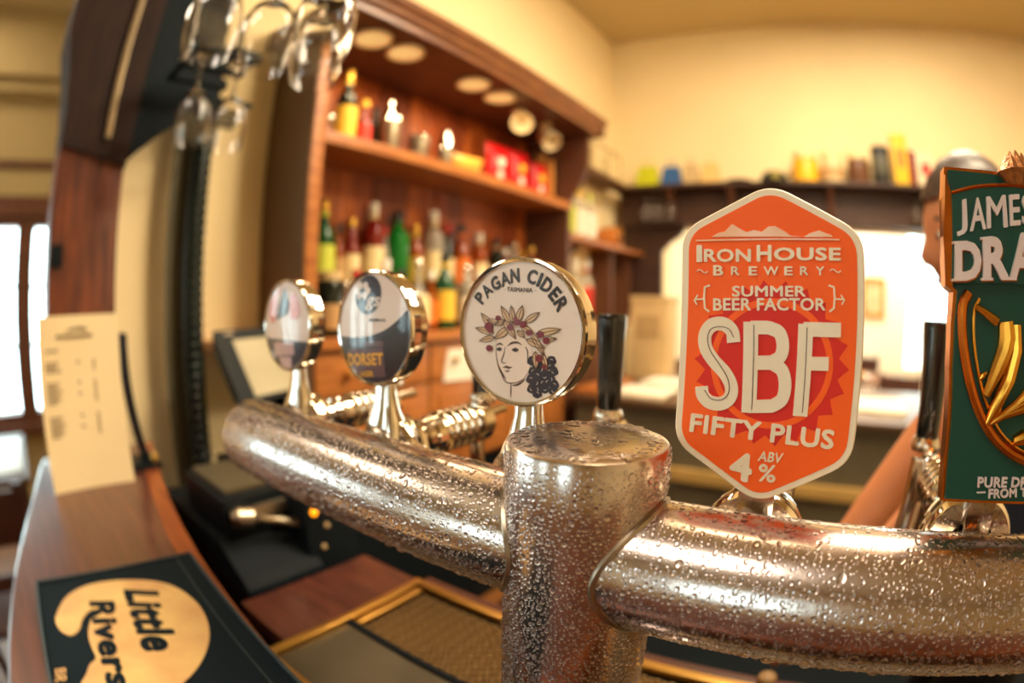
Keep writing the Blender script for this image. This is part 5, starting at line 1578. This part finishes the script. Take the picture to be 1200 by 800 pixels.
# ------------------------------------------------------------------ rear bench below the hatch
bench = Thing('rear_bench', 'long dark bench below the bright hatch', 'bench', (0.1, 2.9, ZF))
bench.part('bench_top', box(-1.21, 1.6, 2.30, 3.30, -0.49, -0.46, 0.004), mat('dark_bench_top', (96, 70, 48), 0.4, var=.1))
bench.part('front_panel', box(-1.19, 1.58, 2.34, 3.28, ZF, -0.49), mat('olive_grey_panel', (104, 94, 72), 0.6))
bench.part('front_rail', box(-1.19, 1.58, 2.315, 2.34, -0.83, -0.765, 0.004), mat('brassy_rail', (196, 158, 92), 0.4))
def papers(x0, x1, y0, y1, lab, z=-0.46, rgb=(238, 226, 196)):
    t = Thing('paper_stack', lab, 'paper', ((x0 + x1) / 2, (y0 + y1) / 2, z), 'pale things on the rear bench')
    t.part('sheets', box(x0, x1, y0, y1, z, z + 0.02, 0.003), mat('bench_paper', rgb, 0.7))
    t.part('top_sheet', box(x0 + .02, x1 + .015, y0 + .03, y1 - .02, z + 0.02, z + 0.024), L_WHITE)
papers(-1.02, -0.74, 2.36, 2.62, 'pile of white papers on the bench left of the orange badge')
papers(-1.0, -0.72, 2.72, 2.98, 'pale papers further back on the bench, behind the other pile')
papers(0.16, 0.46, 2.50, 2.86, 'pale papers on the bench right of the orange badge')
bx_ = Thing('cardboard_box', 'tan cardboard box in the corner behind the black tap handle', 'box', (-1.05, 3.1, -0.46))
bx_.part('box_body', box(-1.17, -0.93, 3.0, 3.2, -0.46, 0.03, 0.004), mat('tan_card', (204, 172, 120), 0.7))
bx_.part('lid_flap', box(-1.175, -0.925, 2.995, 3.205, 0.0, 0.035, 0.003), mat('tan_card', (204, 172, 120)))
bx_.part('printed_mark', box(-1.12, -0.98, 2.992, 2.9995, -0.2, -0.08), flat('card_print', (178, 146, 98)))
dk = Thing('bread_board', 'orange-brown wooden board lying on the bench corner', 'board', (-1.1, 2.45, -0.46))
dk.part('plank', box(-1.2, -1.04, 2.33, 2.75, -0.46, -0.435, 0.004), CABW)
dk.part('handle', box(-1.15, -1.09, 2.75, 2.85, -0.46, -0.435, 0.004), CABW)
struct('trim_5', box(OPX0, OPX1, YW - 0.03, YW + 0.18, OPZ0 - 0.03, OPZ0), CABW, 'wooden sill of the serving hatch', 'trim')

# black mat added to keep the working floor dark
single('added_dark_mat', box(-1.2, 1.6, 0.6, 2.2, ZF, ZF + 0.012, 0.003), BLACKM, 'added black mat that darkens the floor behind the bar', 'mat')

# ------------------------------------------------------------------ room beyond the hatch
pic = Thing('framed_picture', 'small orange framed picture on the bright wall beyond the hatch', 'picture', (0.64, 6.49, -0.06))
for a, b, c, d in ((.49, .79, .36, .41), (.49, .79, -.06, -.01), (.49, .54, -.01, .36), (.74, .79, -.01, .36)):
    pic.part('frame_bar', box(a, b, 6.465, 6.498, c, d, .003), mat('orange_frame', (226, 128, 44), 0.5))
pic.part('print_sheet', box(.54, .74, 6.485, 6.495, -.01, .36), mat('peach_print', (240, 196, 150), 0.6, rgb2=(226, 160, 120), scale=8))
def cafe_chair(x, y, yaw, lab):
    t = Thing('dining_chair', lab, 'chair', (x, y, ZF), 'dark chairs in the room beyond the hatch')
    m = mat('dark_chair_wood', (70, 36, 28), 0.45)
    R3 = Matrix.Rotation(yaw, 3, 'Z')
    def tr(vf):
        return [tuple(R3 @ Vector(p) + Vector((x, y, ZF))) for p in vf[0]], vf[1]
    t.part('seat', tr(box(-.2, .2, -.2, .2, .43, .46, .01)), m)
    for a in (-.18, .18):
        t.part('leg', tr(box(a - .018, a + .018, -.19, -.155, 0, .43)), m)
        t.part('leg', tr(box(a - .018, a + .018, .155, .19, 0, .43)), m)
        t.part('back_post', tr(box(a - .018, a + .018, .16, .195, .46, .90)), m)
    t.part('backrest', tr(box(-.162, .162, .168, .19, .72, .88, .005)), m)
    t.part('lower_slat', tr(box(-.162, .162, .168, .19, .58, .63, .004)), m)
def cafe_table(x, y, w, d, lab, top_m, grp):
    t = Thing('dining_table', lab, 'table', (x, y, ZF), grp)
    t.part('tabletop', box(x - w / 2, x + w / 2, y - d / 2, y + d / 2, ZF + .73, ZF + .76, .005), top_m)
    for a in (-1, 1):
        for b in (-1, 1):
            t.part('leg', box(x + a * (w / 2 - .06) - .025, x + a * (w / 2 - .06) + .025, y + b * (d / 2 - .06) - .025, y + b * (d / 2 - .06) + .025, ZF, ZF + .73), mat('dark_chair_wood', (70, 36, 28)))
TT = mat('brown_table_top', (120, 72, 44), 0.35)
cafe_table(0.3, 5.2, 1.3, .8, 'brown table seen through the hatch right of the orange badge', TT, 'tables beyond the hatch')
cafe_table(-1.2, 5.3, 1.2, .8, 'brown table seen through the hatch left of the orange badge', TT, 'tables beyond the hatch')
for i, (x, y, a, lab) in enumerate([(.15, 4.55, math.pi, 'dark chair before the right hall table'), (.72, 4.55, math.pi, 'dark chair at the right hall table, nearer the badge with the gold figure'), (.5, 5.85, 0, 'dark chair behind the right hall table'), (-1.3, 4.65, math.pi, 'dark chair before the left hall table'), (-.95, 5.95, 0, 'dark chair behind the left hall table')]):
    cafe_chair(x, y, a, lab)
pl_ = Thing('serving_plate', 'pale oval plate on the right hall table', 'plate', (.35, 5.0, ZF + .76))
pl_.part('dish', lathe([(0, .004), (.09, .004), (.16, .03), (.165, .032), (.1, .0), (0, 0)], (.35, 5.0, ZF + .76), n=28), L_WHITE)
pl_.part('bread', lathe([(0, .09), (.05, .085), (.09, .055), (.1, .02), (0, .01)], (.35, 5.0, ZF + .76), n=18), mat('bread_crust', (206, 150, 84), 0.7))

# ------------------------------------------------------------------ customer side, seen past the post
cafe_table(-2.45, -0.46, 0.75, 0.88, 'dark table by the side window with a pale sheet on it', mat('dark_side_table', (84, 54, 40), 0.4), 'tables by the side window')
single('menu_sheet', box(-2.72, -2.16, -0.26, -0.045, ZF + .7605, ZF + .766, .001), mat('cool_white_sheet', (226, 232, 232), 0.35), 'pale bluish menu sheet on the table by the side window', 'menu')
for x, y, a, lab in ((-1.75, -0.25, math.pi / 2 * 3, 'dark chair at the side table nearest the bar'), (-2.45, -1.15, math.pi, 'dark chair at the side table nearest the street')):
    cafe_chair(x, y, a, lab)

# ------------------------------------------------------------------ bartender behind the right-hand badge
SKIN = mat('warm_skin', (214, 138, 92), 0.5, var=0.06, scale=12)
SHIRT = mat('navy_shirt', (26, 32, 44), 0.8, var=0.12, scale=20)
TROUS = mat('black_trousers', (24, 24, 28), 0.8)
HAIR = mat('grey_brown_hair', (92, 66, 50), 0.5, rgb2=(52, 36, 30), stretch=(6, 6, 1), scale=40)
def skin_mesh(name, nodes, edges, root, material, parent, base, sub=2):
    """continuous body grown round a joint skeleton"""
    me = bpy.data.meshes.new(name)
    me.from_pydata([tuple(np.array(p[:3]) - base) for p in nodes], edges, [])
    o = bpy.data.objects.new(name, me)
    COL.objects.link(o)
    md = o.modifiers.new('skin', 'SKIN')
    md.use_smooth_shade = True
    md.branch_smoothing = 0.6
    if not me.skin_vertices:
        bm = bmesh.new(); bm.from_mesh(me); bm.verts.layers.skin.verify(); bm.to_mesh(me); bm.free()
    for i, p in enumerate(nodes):
        sv = me.skin_vertices[0].data[i]
        sv.radius = (p[3], p[4] if len(p) > 4 else p[3])
        sv.use_root = (i == root)
    ms = o.modifiers.new('sub', 'SUBSURF')
    ms.levels = ms.render_levels = sub
    o.parent = parent
    # bake to a plain mesh
    dg = bpy.context.evaluated_depsgraph_get()
    dg.update()
    nm = bpy.data.meshes.new_from_object(o.evaluated_get(dg))
    o.modifiers.clear()
    o.data = nm
    nm.materials.clear()
    nm.materials.append(material)
    for p in nm.polygons:
        p.use_smooth = True
    return o
pb = np.array((0.42, 0.86, ZF))
per = Thing('person', 'bartender in a dark top leaning in behind the green badge, arm reaching down', 'person', tuple(pb))
N = []
E_ = []
def nd(x, y, z, r, r2=None, to=None):
    N.append((x, y, z, r, r2 or r))
    if to is not None:
        E_.append((to, len(N) - 1))
    return len(N) - 1
pel = nd(.43, .88, -.46, .098, .08)
wai = nd(.41, .875, -.30, .088, .07, pel)
che = nd(.365, .87, -.14, .092, .075, wai)
ush = nd(.33, .865, -.055, .082, .062, che)
nk = nd(.305, .86, -.005, .05, .05, ush)
nk2 = nd(.285, .856, .04, .048, .048, nk)
# near arm (reaches down to the left)
s1 = nd(.275, .765, -.075, .048, None, ush)
e1 = nd(.170, .715, -.155, .037, None, s1)
f1 = nd(.112, .690, -.235, .032, None, e1)
w1 = nd(.045, .655, -.345, .025, None, f1)
h1 = nd(.028, .640, -.385, .030, .016, w1)
for k, (dx, dy, L) in enumerate([(-.018, -.012, .062), (-.006, -.014, .072), (.008, -.012, .068), (.020, -.006, .054)]):
    a = nd(.028 + dx, .640 + dy, -.412, .0105, None, h1)
    b = nd(.028 + dx * 1.2 - .008, .640 + dy * 1.6, -.412 - L * .5, .0088, None, a)
    nd(.028 + dx * 1.2 - .002, .640 + dy * 1.6 + .010, -.412 - L * .95, .0075, None, b)
a = nd(.000, .652, -.372, .011, None, h1)
nd(-.012, .650, -.402, .009, None, a)
# far arm
s2 = nd(.36, .985, -.085, .048, None, ush)
e2 = nd(.30, 1.06, -.27, .041, None, s2)
f2 = nd(.24, 1.03, -.36, .035, None, e2)
w2 = nd(.17, .99, -.44, .025, None, f2)
h2 = nd(.14, .975, -.462, .030, .018, w2)
for k, (dx, dy, L) in enumerate([(-.014, .024, .06), (-.018, .008, .07), (-.018, -.008, .066), (-.012, -.022, .052)]):
    a = nd(.14 + dx * 1.7, .975 + dy, -.472, .0105, None, h2)
    b = nd(.14 + dx * 1.7 - L * .5, .975 + dy * 1.3, -.485, .0088, None, a)
    nd(.14 + dx * 1.7 - L * .85, .975 + dy * 1.3, -.505, .0075, None, b)
a = nd(.145, .945, -.470, .011, None, h2)
nd(.115, .935, -.488, .009, None, a)
# legs
for dy in (-.09, .09):
    hp2 = nd(.44, .88 + dy, -.55, .074, None, pel)
    kn = nd(.445, .88 + dy, -.92, .055, None, hp2)
    an = nd(.455, .88 + dy, -1.29, .036, None, kn)
    nd(.455, .88 + dy, -1.335, .036, .03, an)
    nd(.36, .88 + dy, -1.345, .034, .022, len(N) - 1)
body = skin_mesh('body', N, E_, pel, SKIN, per.o, per.base)

# head: shaped sphere looking towards -X, tilted down, joined over the neck
hc = np.array((0.272, 0.85, 0.124))
bm = bmesh.new()
bmesh.ops.create_uvsphere(bm, u_segments=40, v_segments=28, radius=1)
for v in bm.verts:
    x, y, z = v.co            # -x is the face
    f = max(0, -x)
    sx, sy, sz = .098, .075, .118
    if z < 0:
        sy *= 1 - .28 * z * z
        sx *= 1 - .10 * z * z
    px, py_, pz_ = x * sx, y * sy, z * sz
    if f > .3 and abs(y) < .22 and -.28 < z < .22:          # nose
        px -= .022 * max(0, 1 - abs(y) / .22) * max(0, 1 - abs(z + .12) / .26)
    if f > .3 and .02 < abs(y) / 1 < .62 and .0 < z < .22:  # eye sockets
        px += .008 * max(0, 1 - abs(abs(y) - .33) / .25) * max(0, 1 - abs(z - .1) / .12)
    if f > .3 and abs(y) < .3 and -.52 < z < -.38:          # mouth line
        px += .004 * max(0, 1 - abs(z + .45) / .06)
    if f > .2 and z < -.7:                                  # chin
        px -= .012
    v.co = (px, py_, pz_)
Rh = Matrix.Rotation(math.radians(10), 3, 'Z') @ Matrix.Rotation(math.radians(-12), 3, 'Y')
for v in bm.verts:
    v.co = Rh @ v.co + Vector(hc)
hv = from_bm(bm)
head = per.part('head', hv, SKIN, fix=True, smooth=60)
def hpt(x, y, z):
    return tuple(np.array(Rh @ Vector((x, y, z))) + hc)
for s in (-1, 1):
    ev = lathe([(0, -.011), (.007, -.008), (.0105, 0), (.007, .008), (0, .011)], (0, 0, 0), n=14)
    per.part('eye', ([tuple(np.array(p) + hpt(-.078, s * .028, .012)) for p in ev[0]], ev[1]), L_WHITE, head)
    ir = lathe([(0, -.004), (.0045, -.003), (.0055, 0), (0, .001)], (0, 0, 0), 'X', 12)
    per.part('iris', ([tuple(np.array(p) + hpt(-.0865, s * .028, .010)) for p in ir[0]], ir[1]), INK, head)
    er = lathe([(0, -.008), (.018, -.007), (.026, 0), (.018, .007), (0, .006)], (0, 0, 0), 'Y', 16)
    per.part('ear', ([tuple(np.array(p) * (0.7, 1, 1.15) + hpt(.008, s * .077, -.005)) for p in er[0]], er[1]), SKIN, head)
    per.part('eyebrow', tube([hpt(-.085, s * .014, .032), hpt(-.084, s * .03, .037), hpt(-.072, s * .046, .031)], [.002, .0035, .002], 6), HAIR, head)
per.part('mouth', tube([hpt(-.083, -.02, -.052), hpt(-.090, 0, -.054), hpt(-.083, .02, -.052)], [.0025, .005, .0025], 8), mat('lip_tone', (170, 84, 66), 0.5), head)
# hair: cap over the skull with strands down the nape
bm = bmesh.new()
bmesh.ops.create_uvsphere(bm, u_segments=36, v_segments=24, radius=1)
kill = []
for v in bm.verts:
    x, y, z = v.co
    if z < -.75 or (x < -.35 and z < .42) or (x < .05 and z < .0):
        kill.append(v)
hr2 = random.Random(9)
for v in bm.verts:
    x, y, z = v.co
    k = 1.0 + .03 * math.sin(9 * y + 4 * z) + .02 * hr2.random()
    v.co = (x * .110 * k, y * .088 * k, z * .130 * k)
bmesh.ops.delete(bm, geom=kill, context='VERTS')
for v in bm.verts:
    v.co = Rh @ v.co + Vector(hc + np.array((.004, 0, .004)))
per.part('hair', from_bm(bm), HAIR, head, fix=True, smooth=60)
# clothes: shirt with short sleeves, trousers, shoes
N2, E2 = [], []
def nd2(x, y, z, r, r2=None, to=None):
    N2.append((x, y, z, r, r2 or r))
    if to is not None: E2.append((to, len(N2) - 1))
    return len(N2) - 1
a = nd2(.43, .88, -.54, .142, .118)
b = nd2(.43, .88, -.44, .140, .115, a)
c = nd2(.41, .875, -.29, .130, .105, b)
d = nd2(.365, .87, -.14, .140, .115, c)
e = nd2(.33, .865, -.055, .115, .09, d)
nd2(.315, .862, -.015, .068, .066, e)
q = nd2(.275, .765, -.075, .072, None, e); nd2(.200, .730, -.13, .062, None, q)
q = nd2(.36, .985, -.085, .072, None, e); nd2(.325, 1.03, -.19, .062, None, q)
skin_mesh('shirt', N2, E2, a, SHIRT, per.o, per.base)
N2, E2 = [], []
r0 = nd2(.435, .88, -.47, .138, .112)
for dy in (-.09, .09):
    q = nd2(.44, .88 + dy, -.56, .098, None, r0)
    q = nd2(.445, .88 + dy, -.92, .072, None, q)
    nd2(.455, .88 + dy, -1.31, .06, None, q)
skin_mesh('trousers', N2, E2, r0, TROUS, per.o, per.base)
for dy in (-.09, .09):
    N2, E2 = [], []
    q = nd2(.48, .88 + dy, -1.335, .042, .034)
    q2 = nd2(.40, .88 + dy, -1.338, .042, .032, q)
    nd2(.34, .88 + dy, -1.345, .038, .024, q2)
    skin_mesh('shoe', N2, E2, q, BLACK, per.o, per.base)
